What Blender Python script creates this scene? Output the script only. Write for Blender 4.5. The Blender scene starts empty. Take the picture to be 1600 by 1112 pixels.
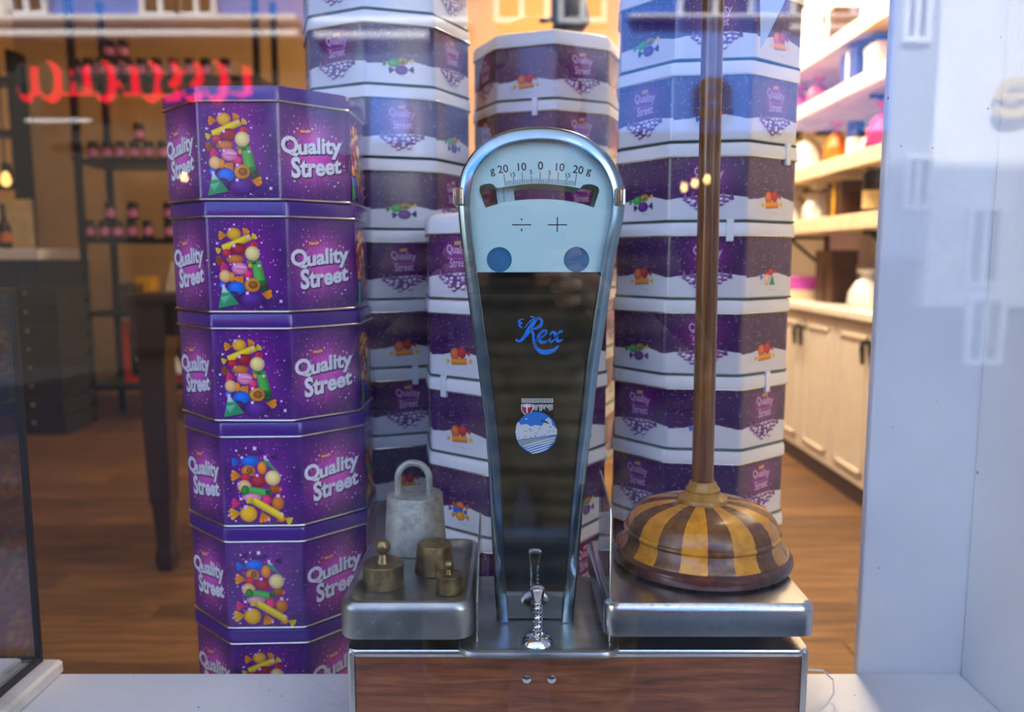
import bpy, bmesh, math, random
from mathutils import Vector, Matrix
from mathutils.geometry import tessellate_polygon

PI = math.pi
R = math.radians
sc = bpy.context.scene
col = sc.collection
rnd = random.Random(7)

# ------------------------------------------------------------------ camera
FPX = 1265.0
EYE = 1.2
PITCH = math.atan(154 / 1265)
cam_d = bpy.data.cameras.new('camera')
cam_d.sensor_width = 36
cam_d.lens = 36 * FPX / 1600
cam_d.clip_start = 0.02
cam_d.dof.use_dof = True
cam_d.dof.focus_distance = 0.88
cam_d.dof.aperture_fstop = 3.8
cam = bpy.data.objects.new('camera', cam_d)
cam.location = (0, 0, EYE)
cam.rotation_euler = (PI / 2 - PITCH, 0, 0)
col.objects.link(cam)
sc.camera = cam
CP, SP = math.cos(PITCH), math.sin(PITCH)


def at(px, py, Y):
    """world point at distance Y in front of the window shopper, seen at a spot of the photo"""
    xr = (px - 800) / FPX
    yd = (py - 556) / FPX
    t = Y / (CP - yd * SP)
    return Vector((xr * t, Y, EYE + (-SP - yd * CP) * t))


def ground(px, py, z):
    xr = (px - 800) / FPX
    yd = (py - 556) / FPX
    t = (z - EYE) / (-SP - yd * CP)
    return Vector((xr * t, (CP - yd * SP) * t, z))


# ------------------------------------------------------------------ world, sun, room lights, exposure
w = bpy.data.worlds.new('sky')
sc.world = w
w.use_nodes = True
wn = w.node_tree
wn.nodes.clear()
wo = wn.nodes.new('ShaderNodeOutputWorld')
wb = wn.nodes.new('ShaderNodeBackground')
sky = wn.nodes.new('ShaderNodeTexSky')
sky.sky_type = 'NISHITA'
sky.sun_disc = False
sky.sun_elevation = R(42)
sky.sun_rotation = R(-10)
wb.inputs[1].default_value = 1.0
hs = wn.nodes.new('ShaderNodeHueSaturation')
hs.inputs['Saturation'].default_value = 0.55
wn.links.new(sky.outputs[0], hs.inputs['Color'])
wn.links.new(hs.outputs[0], wb.inputs[0])
wn.links.new(wb.outputs[0], wo.inputs[0])


def light(name, kind, loc, energy, color, size=0.5, rot=(0, 0, 0), size_y=None, spot=None):
    d = bpy.data.lights.new(name, kind)
    d.energy = energy
    d.color = color
    if kind == 'AREA':
        d.size = size
        if size_y:
            d.shape = 'RECTANGLE'
            d.size_y = size_y
    elif kind == 'SUN':
        d.angle = R(0.6)
    else:
        d.shadow_soft_size = size
        if spot:
            d.spot_size = R(spot)
            d.spot_blend = 0.6
    o = bpy.data.objects.new(name, d)
    o.location = loc
    o.rotation_euler = rot
    col.objects.link(o)
    return o


def aim(o, target):
    o.rotation_euler = (Vector(target) - o.location).to_track_quat('-Z', 'Y').to_euler()


sun = light('sun', 'SUN', (0, 6, 12), 21.0, (1.0, 0.95, 0.88))
sun.rotation_euler = Vector((0.25, -0.74, -0.66)).to_track_quat('-Z', 'Y').to_euler()
WARM = (1.0, 0.72, 0.42)
WARM2 = (1.0, 0.80, 0.55)
for lx, ly, en in ((-2.6, 4.0, 2.0), (-0.3, 4.6, 6), (-3.9, 5.4, 5), (0.9, 2.6, 26)):
    light('ceiling_light', 'AREA', (lx, ly, 3.3), en, WARM, 0.7)
for ly, en in ((2.9, 65), (4.2, 95), (5.6, 65)):
    o = light('shelf_wash_light', 'AREA', (0.9, ly, 3.2), en, WARM2, 0.5)
    aim(o, (1.9, ly, 1.3))
o = light('back_wash_light', 'AREA', (0.3, 5.6, 3.2), 38, (1.0, 0.80, 0.54), 0.6)
aim(o, (0.2, 7.0, 2.2))

sc.view_settings.view_transform = 'Standard'
sc.view_settings.look = 'None'
sc.view_settings.gamma = 1
sc.view_settings.use_curve_mapping = False
sc.view_settings.exposure = 0.0
sc.cycles.use_denoising = True
sc.cycles.max_bounces = 10
sc.cycles.transparent_max_bounces = 16
sc.cycles.glossy_bounces = 5
sc.cycles.diffuse_bounces = 4
sc.cycles.sample_clamp_indirect = 6
sc.cycles.caustics_reflective = False
sc.cycles.caustics_refractive = False


# ------------------------------------------------------------------ colour and material helpers
def lin(c):
    def f(v):
        v /= 255.0
        return v / 12.92 if v <= 0.04045 else ((v + 0.055) / 1.055) ** 2.4
    return tuple(f(v) for v in c[:3])


class NT:
    """small helper to write node graphs as expressions"""

    def __init__(self, name):
        self.m = bpy.data.materials.new(name)
        self.m.use_nodes = True
        self.t = self.m.node_tree
        self.t.nodes.clear()
        self.out = self.t.nodes.new('ShaderNodeOutputMaterial')

    def put(self, sock, v):
        if isinstance(v, bpy.types.NodeSocket):
            self.t.links.new(v, sock)
        elif sock.type == 'RGBA' and isinstance(v, (tuple, list)):
            sock.default_value = (*v[:3], 1)
        elif v is not None:
            sock.default_value = v

    def m_(self, op, a, b=None, c=None, clamp=False):
        n = self.t.nodes.new('ShaderNodeMath')
        n.operation = op
        n.use_clamp = clamp
        self.put(n.inputs[0], a)
        if b is not None:
            self.put(n.inputs[1], b)
        if c is not None:
            self.put(n.inputs[2], c)
        return n.outputs[0]

    def mix(self, f, a, b, mode='MIX'):
        n = self.t.nodes.new('ShaderNodeMix')
        n.data_type = 'RGBA'
        n.blend_type = mode
        n.clamp_factor = True
        self.put(n.inputs[0], f)
        self.put(n.inputs[6], a)
        self.put(n.inputs[7], b)
        return n.outputs[2]

    def coord(self, which='Object'):
        n = self.t.nodes.new('ShaderNodeTexCoord')
        return n.outputs[which]

    def sep(self, v):
        n = self.t.nodes.new('ShaderNodeSeparateXYZ')
        self.put(n.inputs[0], v)
        return n.outputs

    def comb(self, x, y, z):
        n = self.t.nodes.new('ShaderNodeCombineXYZ')
        for i, v in enumerate((x, y, z)):
            self.put(n.inputs[i], v)
        return n.outputs[0]

    def mapping(self, v, scale=(1, 1, 1), loc=(0, 0, 0)):
        n = self.t.nodes.new('ShaderNodeMapping')
        self.put(n.inputs[0], v)
        n.inputs[1].default_value = loc
        n.inputs[3].default_value = scale
        return n.outputs[0]

    def noise(self, v, scale=5, detail=3, rough=0.5, dist=0.0):
        n = self.t.nodes.new('ShaderNodeTexNoise')
        self.put(n.inputs['Vector'], v)
        n.inputs['Scale'].default_value = scale
        n.inputs['Detail'].default_value = detail
        n.inputs['Roughness'].default_value = rough
        n.inputs['Distortion'].default_value = dist
        return n.outputs[0]

    def voronoi(self, v, scale):
        n = self.t.nodes.new('ShaderNodeTexVoronoi')
        n.voronoi_dimensions = '2D'
        self.put(n.inputs['Vector'], v)
        n.inputs['Scale'].default_value = scale
        return n.outputs['Distance'], n.outputs['Color']

    def ramp(self, f, stops):
        n = self.t.nodes.new('ShaderNodeValToRGB')
        e = n.color_ramp.elements
        while len(e) < len(stops):
            e.new(0.5)
        for i, (p, c) in enumerate(stops):
            e[i].position = p
            e[i].color = (*c[:3], 1)
        self.put(n.inputs[0], f)
        return n.outputs[0]

    def bump(self, h, strength=0.2, dist=0.01):
        n = self.t.nodes.new('ShaderNodeBump')
        n.inputs['Strength'].default_value = strength
        n.inputs['Distance'].default_value = dist
        self.put(n.inputs['Height'], h)
        return n.outputs[0]

    def bsdf(self, color, rough=0.5, metal=0.0, spec=0.5, normal=None, coat=0.0, emit=None, estr=0.0, trans=0.0, aniso=0):
        n = self.t.nodes.new('ShaderNodeBsdfPrincipled')
        self.put(n.inputs['Base Color'], color)
        self.put(n.inputs['Roughness'], rough)
        self.put(n.inputs['Metallic'], metal)
        n.inputs['Specular IOR Level'].default_value = spec
        n.inputs['Coat Weight'].default_value = coat
        n.inputs['Coat Roughness'].default_value = 0.08
        if normal is not None:
            self.put(n.inputs['Normal'], normal)
        if emit is not None:
            self.put(n.inputs['Emission Color'], emit)
            n.inputs['Emission Strength'].default_value = estr
        if trans:
            n.inputs['Transmission Weight'].default_value = trans
        self.t.links.new(n.outputs[0], self.out.inputs[0])
        return self.m


M = {}


def plain(name, rgb, rough=0.5, metal=0.0, vary=0.08, scale=14, coat=0.0, spec=0.5):
    """procedural material: one colour with a faint uneven tone"""
    n = NT(name)
    c = lin(rgb)
    f = n.noise(n.coord(), scale, 3)
    d = tuple(max(0, v * (1 - vary * 2)) for v in c)
    l = tuple(min(1, v * (1 + vary * 1.5)) for v in c)
    colr = n.ramp(f, [(0.3, d), (0.7, l)])
    M[name] = n.bsdf(colr, rough, metal, spec, coat=coat)
    return M[name]


def emission(name, rgb, strength):
    n = NT(name)
    e = n.t.nodes.new('ShaderNodeEmission')
    e.inputs[0].default_value = (*lin(rgb), 1)
    e.inputs[1].default_value = strength
    n.t.links.new(e.outputs[0], n.out.inputs[0])
    M[name] = n.m
    return n.m


def glass(name, refl=0.05, tint=(1, 1, 1), rough=0.0, edge=0.25):
    """thin clear sheet: see-through with a mirror share that grows at grazing angles"""
    n = NT(name)
    t = n.t.nodes.new('ShaderNodeBsdfTransparent')
    t.inputs[0].default_value = (*tint, 1)
    g = n.t.nodes.new('ShaderNodeBsdfGlossy')
    g.inputs['Roughness'].default_value = rough
    lw = n.t.nodes.new('ShaderNodeLayerWeight')
    lw.inputs[0].default_value = 0.12
    f = n.m_('MULTIPLY_ADD', lw.outputs['Fresnel'], edge, refl, clamp=True)
    mx = n.t.nodes.new('ShaderNodeMixShader')
    n.t.links.new(f, mx.inputs[0])
    n.t.links.new(t.outputs[0], mx.inputs[1])
    n.t.links.new(g.outputs[0], mx.inputs[2])
    n.t.links.new(mx.outputs[0], n.out.inputs[0])
    M[name] = n.m
    return n.m


# ------------------------------------------------------------------ mesh builder
class MB:
    def __init__(self):
        self.v, self.f, self.c, self.mi, self.uv = [], [], [], [], {}
        self.usecol = False

    def add(self, verts, faces, mi=0, color=None):
        b = len(self.v)
        self.v += [tuple(p) for p in verts]
        for fc in faces:
            self.f.append(tuple(b + i for i in fc))
            self.mi.append(mi)
        if color is not None:
            self.usecol = True
        if color is None or (len(color) and not isinstance(color[0], (tuple, list))):
            self.c += [color or (1, 1, 1)] * len(verts)
        else:
            self.c += list(color)
        return self

    def box(self, lo, hi, mi=0, bev=0.0):
        x0, y0, z0 = lo
        x1, y1, z1 = hi
        if bev <= 0:
            v = [(x0, y0, z0), (x1, y0, z0), (x1, y1, z0), (x0, y1, z0), (x0, y0, z1), (x1, y0, z1), (x1, y1, z1), (x0, y1, z1)]
            f = [(0, 3, 2, 1), (4, 5, 6, 7), (0, 1, 5, 4), (1, 2, 6, 5), (2, 3, 7, 6), (3, 0, 4, 7)]
            return self.add(v, f, mi)
        b = bev
        lv = [(b, z0), (0, z0 + b), (0, z1 - b), (b, z1)]
        return self.loft([[(x, y, z) for x, y in rrect(x0 + o, x1 - o, y0 + o, y1 - o, max(b * 1.2 - o, b * 0.2), 2)] for o, z in lv], mi=mi)

    def loft(self, rings, closed=True, cap0=True, cap1=True, mi=0):
        n = len(rings[0])
        b = len(self.v)
        v = [p for r in rings for p in r]
        f = []
        for i in range(len(rings) - 1):
            for j in range(n if closed else n - 1):
                k = (j + 1) % n
                f.append((i * n + j, i * n + k, (i + 1) * n + k, (i + 1) * n + j))
        if cap0:
            f.append(tuple(range(n - 1, -1, -1)))
        if cap1:
            f.append(tuple((len(rings) - 1) * n + j for j in range(n)))
        return self.add(v, f, mi)

    def lathe(self, prof, center=(0, 0, 0), seg=32, mi=0, a0=0.0, a1=2 * PI):
        full = abs(a1 - a0 - 2 * PI) < 1e-6
        n = seg if full else seg + 1
        rings = []
        for r, z in prof:
            r = max(r, 0.00001)
            rings.append([(center[0] + r * math.cos(a0 + (a1 - a0) * j / seg), center[1] + r * math.sin(a0 + (a1 - a0) * j / seg), center[2] + z) for j in range(n)])
        return self.loft(rings, closed=full, cap0=full, cap1=full, mi=mi)

    def tube(self, pts, r, seg=8, mi=0, closed=False):
        pts = [Vector(p) for p in pts]
        rad = r if isinstance(r, (list, tuple)) else [r] * len(pts)
        rings = []
        up = None
        for i, p in enumerate(pts):
            a = pts[i - 1] if (i > 0 or closed) else p
            c = pts[(i + 1) % len(pts)] if (i < len(pts) - 1 or closed) else p
            t = (c - a).normalized()
            if up is None:
                up = Vector((0, 0, 1)) if abs(t.z) < 0.9 else Vector((1, 0, 0))
            s = t.cross(up).normalized()
            up = s.cross(t).normalized()
            rings.append([tuple(p + rad[i] * (math.cos(2 * PI * j / seg) * s + math.sin(2 * PI * j / seg) * up)) for j in range(seg)])
        if closed:
            rings.append(rings[0])
        return self.loft(rings, cap0=not closed, cap1=not closed, mi=mi)

    def bar(self, a, b, w=0.02, d=0.02, mi=0):
        """rectangular bar between two points"""
        a, b = Vector(a), Vector(b)
        t = (b - a).normalized()
        up = Vector((0, 0, 1)) if abs(t.z) < 0.9 else Vector((0, 1, 0))
        s = t.cross(up).normalized()
        u = s.cross(t).normalized()
        rings = [[tuple(p + s * w / 2 * i + u * d / 2 * j) for i, j in ((-1, -1), (1, -1), (1, 1), (-1, 1))] for p in (a, b)]
        return self.loft(rings, mi=mi)

    def mesh(self, name, mats, origin=(0, 0, 0), smooth=False):
        me = bpy.data.meshes.new(name)
        o = Vector(origin)
        me.from_pydata([tuple(Vector(p) - o) for p in self.v], [], self.f)
        for m in (mats if isinstance(mats, (list, tuple)) else [mats]):
            me.materials.append(M[m] if isinstance(m, str) else m)
        me.polygons.foreach_set('material_index', self.mi)
        if self.usecol:
            ca = me.color_attributes.new('Col', 'FLOAT_COLOR', 'POINT')
            flat = []
            for c in self.c:
                flat += [c[0], c[1], c[2], 1.0]
            ca.data.foreach_set('color', flat)
        bm = bmesh.new()
        bm.from_mesh(me)
        bmesh.ops.recalc_face_normals(bm, faces=bm.faces)
        if smooth:
            for e in bm.edges:
                if len(e.link_faces) == 2 and e.calc_face_angle(0) > R(34):
                    e.smooth = False
            for f_ in bm.faces:
                f_.smooth = True
        bm.to_mesh(me)
        bm.free()
        return me

    def build(self, name, mats, parent=None, smooth=False, origin=None):
        if origin is None:
            if parent is not None:
                origin = wloc(parent)
            else:
                xs = [p[0] for p in self.v]
                ys = [p[1] for p in self.v]
                zs = [p[2] for p in self.v]
                origin = ((min(xs) + max(xs)) / 2, (min(ys) + max(ys)) / 2, min(zs))
        me = self.mesh(name, mats, origin, smooth)
        return link(name, me, parent, Vector(origin) - (wloc(parent) if parent is not None else Vector((0, 0, 0))))


def wloc(o):
    p = Vector(o.location)
    while o.parent is not None:
        o = o.parent
        p += Vector(o.location)
    return p


def link(name, me, parent=None, loc=(0, 0, 0), rz=0.0):
    o = bpy.data.objects.new(name, me)
    col.objects.link(o)
    o.location = loc
    if rz:
        o.rotation_euler = (0, 0, rz)
    if parent is not None:
        o.parent = parent
    return o


def tag(o, label=None, cat=None, group=None, kind=None):
    if label:
        o['label'] = label
    if cat:
        o['category'] = cat
    if group:
        o['group'] = group
    if kind:
        o['kind'] = kind
    return o


def thing(name, loc, label, cat, group=None, rz=0.0):
    o = bpy.data.objects.new(name, None)
    col.objects.link(o)
    o.location = loc
    o.rotation_euler = (0, 0, rz)
    o.empty_display_size = 0.05
    return tag(o, label, cat, group)


def copy_tree(o, parent=None):
    c = o.copy()
    col.objects.link(c)
    if parent is not None:
        c.parent = parent
    for ch in list(o.children):
        copy_tree(ch, c)
    return c


def rrect(x0, x1, y0, y1, r, n=4):
    pts = []
    for cx, cy, a in ((x1 - r, y0 + r, -90), (x1 - r, y1 - r, 0), (x0 + r, y1 - r, 90), (x0 + r, y0 + r, 180)):
        for i in range(n + 1):
            t = R(a + 90 * i / n)
            pts.append((cx + r * math.cos(t), cy + r * math.sin(t)))
    return pts


_txt = {}


def text(body, off=0.0, res=3):
    """flat letters of the built-in face: points and faces, height 1 em, centred on x and y"""
    key = (body, off, res)
    if key not in _txt:
        cu = bpy.data.curves.new('t', 'FONT')
        cu.body = body
        cu.size = 1
        cu.offset = off
        cu.resolution_u = res
        cu.align_x = 'CENTER'
        ob = bpy.data.objects.new('t', cu)
        col.objects.link(ob)
        bpy.context.view_layer.update()
        me = bpy.data.meshes.new_from_object(ob.evaluated_get(bpy.context.evaluated_depsgraph_get()))
        v = [(p.co.x, p.co.y) for p in me.vertices]
        f = [tuple(p.vertices) for p in me.polygons]
        bpy.data.objects.remove(ob)
        bpy.data.curves.remove(cu)
        bpy.data.meshes.remove(me)
        xs = [p[0] for p in v]
        ys = [p[1] for p in v]
        cx, cy = (min(xs) + max(xs)) / 2, (min(ys) + max(ys)) / 2
        _txt[key] = ([(x - cx, y - cy) for x, y in v], f, max(xs) - min(xs), max(ys) - min(ys))
    return _txt[key]


# ------------------------------------------------------------------ flat print, drawn with coloured polygons
class Print:
    """printed artwork: layers of coloured flat shapes in (u, v) metres, facing -Y at depth y0"""

    def __init__(self, y0=0.0, step=0.00004):
        self.mb = MB()
        self.y0, self.step, self.k = y0, step, 1

    def _p(self, pts):
        y = self.y0 - self.step * self.k
        return [(u, y, v) for u, v in pts]

    def poly(self, pts, rgb, rgb2=None):
        c = lin(rgb)
        cc = [c] * len(pts) if rgb2 is None else [tuple(a + (b - a) * i / (len(pts) - 1) for a, b in zip(c, lin(rgb2))) for i in range(len(pts))]
        tr = tessellate_polygon([[Vector((u, v, 0)) for u, v in pts]])
        self.mb.add(self._p(pts), [tuple(t) for t in tr], color=cc)
        self.k += 1

    def blob(self, u, v, ru, rv, rgb, rot=0.0, edge=0.55, hi=1.35, n=14, hx=-0.3, hy=0.35):
        """rounded sweet: lighter spot, darker rim"""
        c = lin(rgb)
        ce = tuple(x * edge for x in c)
        ch = tuple(min(1.0, x * hi + 0.03) for x in c)
        cs, sn = math.cos(rot), math.sin(rot)

        def pt(a, b):
            return (u + (a * cs - b * sn), v + (a * sn + b * cs))
        pts, cc = [pt(ru * hx, rv * hy)], [ch]
        for k, (q, colr) in enumerate(((0.62, c), (1.0, ce))):
            for j in range(n):
                t = 2 * PI * j / n
                ox, oy = (hx * 0.35, hy * 0.35) if k == 0 else (0, 0)
                pts.append(pt(ru * (q * math.cos(t) + ox), rv * (q * math.sin(t) + oy)))
                cc.append(colr)
        f = [(0, 1 + j, 1 + (j + 1) % n) for j in range(n)]
        f += [(1 + j, 1 + n + j, 1 + n + (j + 1) % n, 1 + (j + 1) % n) for j in range(n)]
        self.mb.add(self._p(pts), f, color=cc)
        self.k += 1

    def fan(self, u, v, r, ang, rgb, spread=70):
        """twisted wrapper end, opening towards ang"""
        c = lin(rgb)
        n = 6
        pts = [(u - 0.5 * r * math.cos(R(ang)), v - 0.5 * r * math.sin(R(ang)))]
        cc = [tuple(x * 0.5 for x in c)]
        for i in range(n + 1):
            t = R(ang - spread / 2 + spread * i / n)
            q = r * (1.35 if i % 2 else 1.22)
            pts.append((pts[0][0] + q * math.cos(t), pts[0][1] + q * math.sin(t)))
            cc.append(tuple(min(1, x * (1.25 if i % 2 else 0.8)) for x in c))
        self.mb.add(self._p(pts), [(0, i + 1, i + 2) for i in range(n)], color=cc)
        self.k += 1

    def bar(self, u, v, ln, wd, ang, rgb):
        a = R(ang)
        cs, sn = math.cos(a), math.sin(a)
        c = lin(rgb)
        pts, cc = [], []
        for j, q in ((-0.5, 0.5), (-0.15, 1.0), (0.2, 1.35), (0.5, 0.8)):
            for i in (-0.5, 0.5):
                pts.append((u + ln * i * cs - wd * j * sn, v + ln * i * sn + wd * j * cs))
                cc.append(tuple(min(1, x * q) for x in c))
        self.mb.add(self._p(pts), [(2 * i, 2 * i + 1, 2 * i + 3, 2 * i + 2) for i in range(3)], color=cc)
        self.k += 1

    def spark(self, u, v, r, rgb=(255, 240, 255)):
        c = lin(rgb)
        n = 8
        pts = [(u, v)] + [(u + r * (1 if i % 2 else 0.62) * math.cos(2 * PI * i / n), v + r * (1 if i % 2 else 0.62) * math.sin(2 * PI * i / n)) for i in range(n)]
        self.mb.add(self._p(pts), [(0, 1 + i, 1 + (i + 1) % n) for i in range(n)], color=[c] + [lin((225, 150, 235))] * n)
        self.k += 1

    def text(self, body, u, v, width, rgb, off=0.0, height=None, slope=0.0, arc=0.0, shear=0.0, rot=0.0, grow=0.0, res=3):
        vs, f, tw, th = text(body, off, res)
        sx = width / tw
        sy = sx if height is None else height / th
        pts = []
        cs, sn = math.cos(rot), math.sin(rot)
        for x, y in vs:
            q = x / (tw / 2)
            yy = y * sy * (1 + grow * q)
            xx = x * sx + shear * yy
            yy += slope * xx + arc * q * q
            pts.append((u + xx * cs - yy * sn, v + xx * sn + yy * cs))
        self.mb.add(self._p(pts), f, color=[lin(rgb)] * len(pts))
        self.k += 1

    def mesh(self, name, mat='print_ink'):
        me = bpy.data.meshes.new(name)
        me.from_pydata(self.mb.v, [], self.mb.f)
        me.materials.append(M[mat])
        ca = me.color_attributes.new('Col', 'FLOAT_COLOR', 'POINT')
        flat = []
        for c in self.mb.c:
            flat += [c[0], c[1], c[2], 1.0]
        ca.data.foreach_set('color', flat)
        bm = bmesh.new()
        bm.from_mesh(me)
        for f in bm.faces:
            f.normal_update()
            if f.normal.y > 0:
                f.normal_flip()
        bm.to_mesh(me)
        bm.free()
        return me


n = NT('print_ink')
a = n.t.nodes.new('ShaderNodeAttribute')
a.attribute_name = 'Col'
M['print_ink'] = n.bsdf(a.outputs[0], 0.28, 0.0, 0.5)
n = NT('print_matt')
a = n.t.nodes.new('ShaderNodeAttribute')
a.attribute_name = 'Col'
M['print_matt'] = n.bsdf(a.outputs[0], 0.6, 0.0, 0.3)

# ------------------------------------------------------------------ materials
plain('added_rail_slate', (72, 108, 146), 0.5)
plain('plaster', (236, 237, 238), 0.65, vary=0.03, scale=3)
n = NT('white_paint')
v = n.coord()
nz = n.noise(v, 60, 4)
spots = n.m_('GREATER_THAN', n.noise(n.mapping(v, (1, 1, 1), (3, 1, 0)), 110, 1), 0.79)
colr = n.mix(spots, n.ramp(n.noise(v, 5, 4), [(0.3, lin((226, 228, 230))), (0.7, lin((240, 241, 242)))]), lin((150, 140, 130)))
M['white_paint'] = n.bsdf(colr, 0.55, normal=n.bump(nz, 0.25, 0.004))
plain('beige_wall', (216, 180, 128), 0.8, vary=0.04, scale=2)
plain('amber_wall', (196, 156, 100), 0.8, vary=0.05, scale=2)
plain('ceiling_white', (225, 220, 210), 0.8)
plain('black_metal', (16, 15, 16), 0.45, 0.3)
plain('dark_wood', (48, 26, 18), 0.35, vary=0.2, scale=18)
plain('black_gloss', (8, 8, 10), 0.12)
plain('black_ink', (18, 26, 46), 0.5)
plain('shelf_wood', (245, 224, 190), 0.5, vary=0.05)
plain('cream_cabinet', (232, 222, 206), 0.45, vary=0.03)
plain('worktop', (248, 240, 226), 0.3, vary=0.03)
plain('pewter_handle', (70, 62, 55), 0.35, 0.9)
plain('rim_silver', (205, 203, 200), 0.22, 1.0, vary=0.05, scale=40)
plain('rim_green', (70, 98, 92), 0.3, 0.6, vary=0.1)
plain('lid_white', (226, 228, 230), 0.3, vary=0.02)
plain('tape_clear', (228, 232, 236), 0.25)
plain('dial_plate', (196, 228, 222), 0.4, vary=0.03, scale=6)
plain('dial_hole', (52, 112, 150), 0.4, vary=0.1, scale=60)
plain('needle_plate', (165, 205, 212), 0.4)
plain('navy_paint', (28, 40, 66), 0.4)
plain('wicker_dark', (46, 38, 30), 0.6, vary=0.3, scale=80)
plain('red_paint', (190, 42, 28), 0.45)
plain('paper_white', (240, 238, 236), 0.7, vary=0.03)
plain('paper_cream', (222, 196, 140), 0.7)
plain('yellow_card', (235, 180, 40), 0.6)
plain('green_fabric', (66, 84, 40), 0.8)
plain('pink_film', (214, 50, 120), 0.3, vary=0.2, scale=25)
plain('red_film', (190, 30, 40), 0.3, vary=0.2, scale=25)
plain('orange_film', (230, 120, 30), 0.35, vary=0.15)
plain('blue_film', (36, 56, 120), 0.35, vary=0.2)
plain('brown_leather', (70, 40, 24), 0.5, vary=0.2)
plain('white_film', (246, 242, 236), 0.25, vary=0.04)
plain('magenta_card', (220, 90, 210), 0.5)
plain('jar_dark', (48, 30, 30), 0.2, vary=0.25, scale=30)
plain('jar_label', (206, 120, 160), 0.6)
plain('jar_cap', (30, 22, 24), 0.35, 0.5)
plain('string', (196, 186, 166), 0.8)
plain('road_grey', (48, 50, 56), 0.85, vary=0.12, scale=3)
plain('pavement', (120, 120, 122), 0.85, vary=0.08)
plain('facade_white', (226, 228, 232), 0.8, vary=0.03, scale=1)
plain('facade_blue', (56, 120, 214), 0.75, vary=0.04, scale=1)
plain('facade_grey', (150, 156, 168), 0.8, vary=0.04)
plain('facade_dark', (34, 31, 30), 0.7, vary=0.12, scale=2)
plain('facade_brick', (74, 98, 136), 0.8, vary=0.15, scale=5)
plain('window_dark', (20, 24, 30), 0.15)
plain('sign_black', (30, 28, 22), 0.6)
emission('neon_red', (255, 40, 60), 9.5)
emission('bulb_amber', (255, 200, 110), 2.2)
emission('bulb_warm', (255, 206, 120), 40.0)
glass('window_glass', 0.055, edge=0.35)
glass('clear_glass', 0.03, (0.97, 0.985, 0.98), edge=0.6)
glass('smoky_glass', 0.13, (0.72, 0.74, 0.76), edge=0.6)
glass('case_glass', 0.06, (0.93, 0.95, 0.97), edge=0.5)

n = NT('floor_plank')
oi = n.t.nodes.new('ShaderNodeObjectInfo')
v = n.coord()
off = n.m_('MULTIPLY', oi.outputs['Random'], 40.0)
sx = n.sep(v)
vv = n.comb(n.m_('ADD', n.m_('MULTIPLY', sx[0], 1.6), off), n.m_('MULTIPLY', sx[1], 26), sx[2])
g = n.noise(vv, 2.0, 5, 0.6, 0.4)
base = n.ramp(g, [(0.25, lin((62, 42, 24))), (0.5, lin((110, 78, 44))), (0.75, lin((152, 114, 70)))])
tone = n.m_('MULTIPLY_ADD', oi.outputs['Random'], 0.5, 0.7)
tn = n.comb(tone, tone, tone)
M['floor_plank'] = n.bsdf(n.mix(1.0, base, tn, 'MULTIPLY'), 0.42, normal=n.bump(g, 0.15, 0.003))

n = NT('marble')
v = n.coord()
vein = n.noise(v, 9, 6, 0.6, 1.6)
M['marble'] = n.bsdf(n.ramp(vein, [(0.35, lin((205, 203, 198))), (0.5, lin((232, 230, 224))), (0.7, lin((240, 238, 234)))]), 0.25)

n = NT('steel')
v = n.coord()
br = n.noise(n.mapping(v, (6, 90, 90)), 3, 3)
sp = n.noise(v, 150, 4, 0.7)
smu = n.noise(v, 18, 4, 0.6)
rg = n.m_('MULTIPLY_ADD', smu, 0.16, 0.16)
M['steel'] = n.bsdf(n.ramp(sp, [(0.28, lin((166, 168, 170))), (0.42, lin((200, 202, 204))), (0.8, lin((214, 216, 218)))]), rg, 1.0, normal=n.bump(br, 0.03, 0.001))
n = NT('steel_worn')
v = n.coord()
dust = n.noise(v, 55, 5, 0.7)
blot = n.noise(v, 20, 3)
M['steel_worn'] = n.bsdf(n.mix(n.ramp(dust, [(0.60, (0, 0, 0)), (0.72, (0.8, 0.8, 0.8))]), n.ramp(blot, [(0.3, lin((132, 136, 132))), (0.7, lin((176, 180, 180)))]), lin((214, 208, 196))), n.m_('MULTIPLY_ADD', dust, 0.30, 0.20), 0.95)
plain('chrome', (225, 226, 228), 0.08, 1.0, vary=0.02)
plain('frame_steel', (138, 164, 182), 0.14, 1.0, vary=0.06, scale=20)

n = NT('painted_wood_reflection')  # brown grain paints a wooden frame's reflection onto the steel housing
v = n.coord()
s_ = n.sep(v)
vv = n.comb(n.m_('MULTIPLY', s_[0], 5), s_[1], n.m_('MULTIPLY', s_[2], 60))
g = n.noise(vv, 2.2, 6, 0.62, 0.6)
g2 = n.noise(v, 90, 5, 0.7)
cc = n.ramp(g, [(0.25, lin((72, 34, 18))), (0.5, lin((134, 70, 38))), (0.72, lin((170, 102, 60)))])
cc = n.mix(n.m_('MULTIPLY', g2, 0.35), cc, lin((70, 60, 54)))
M['painted_wood_reflection'] = n.bsdf(cc, 0.22, 0.25, 0.6, coat=0.3)

n = NT('brass_old')
v = n.coord()
g = n.noise(v, 70, 5, 0.65)
g2 = n.noise(v, 14, 3)
cc = n.ramp(g, [(0.3, lin((84, 70, 46))), (0.52, lin((146, 124, 82))), (0.8, lin((186, 162, 110)))])
M['brass_old'] = n.bsdf(n.mix(n.m_('MULTIPLY', g2, 0.4), cc, lin((84, 84, 72))), 0.36, 0.85)
n = NT('zinc_old')
v = n.coord()
g = n.noise(v, 60, 6, 0.7)
g2 = n.noise(v, 16, 3)
cc = n.ramp(g, [(0.3, lin((118, 122, 118))), (0.55, lin((176, 178, 170))), (0.8, lin((206, 206, 196)))])
M['zinc_old'] = n.bsdf(n.mix(n.m_('MULTIPLY', g2, 0.5), cc, lin((120, 116, 98))), 0.55, 0.45, normal=n.bump(g, 0.2, 0.001))


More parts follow.
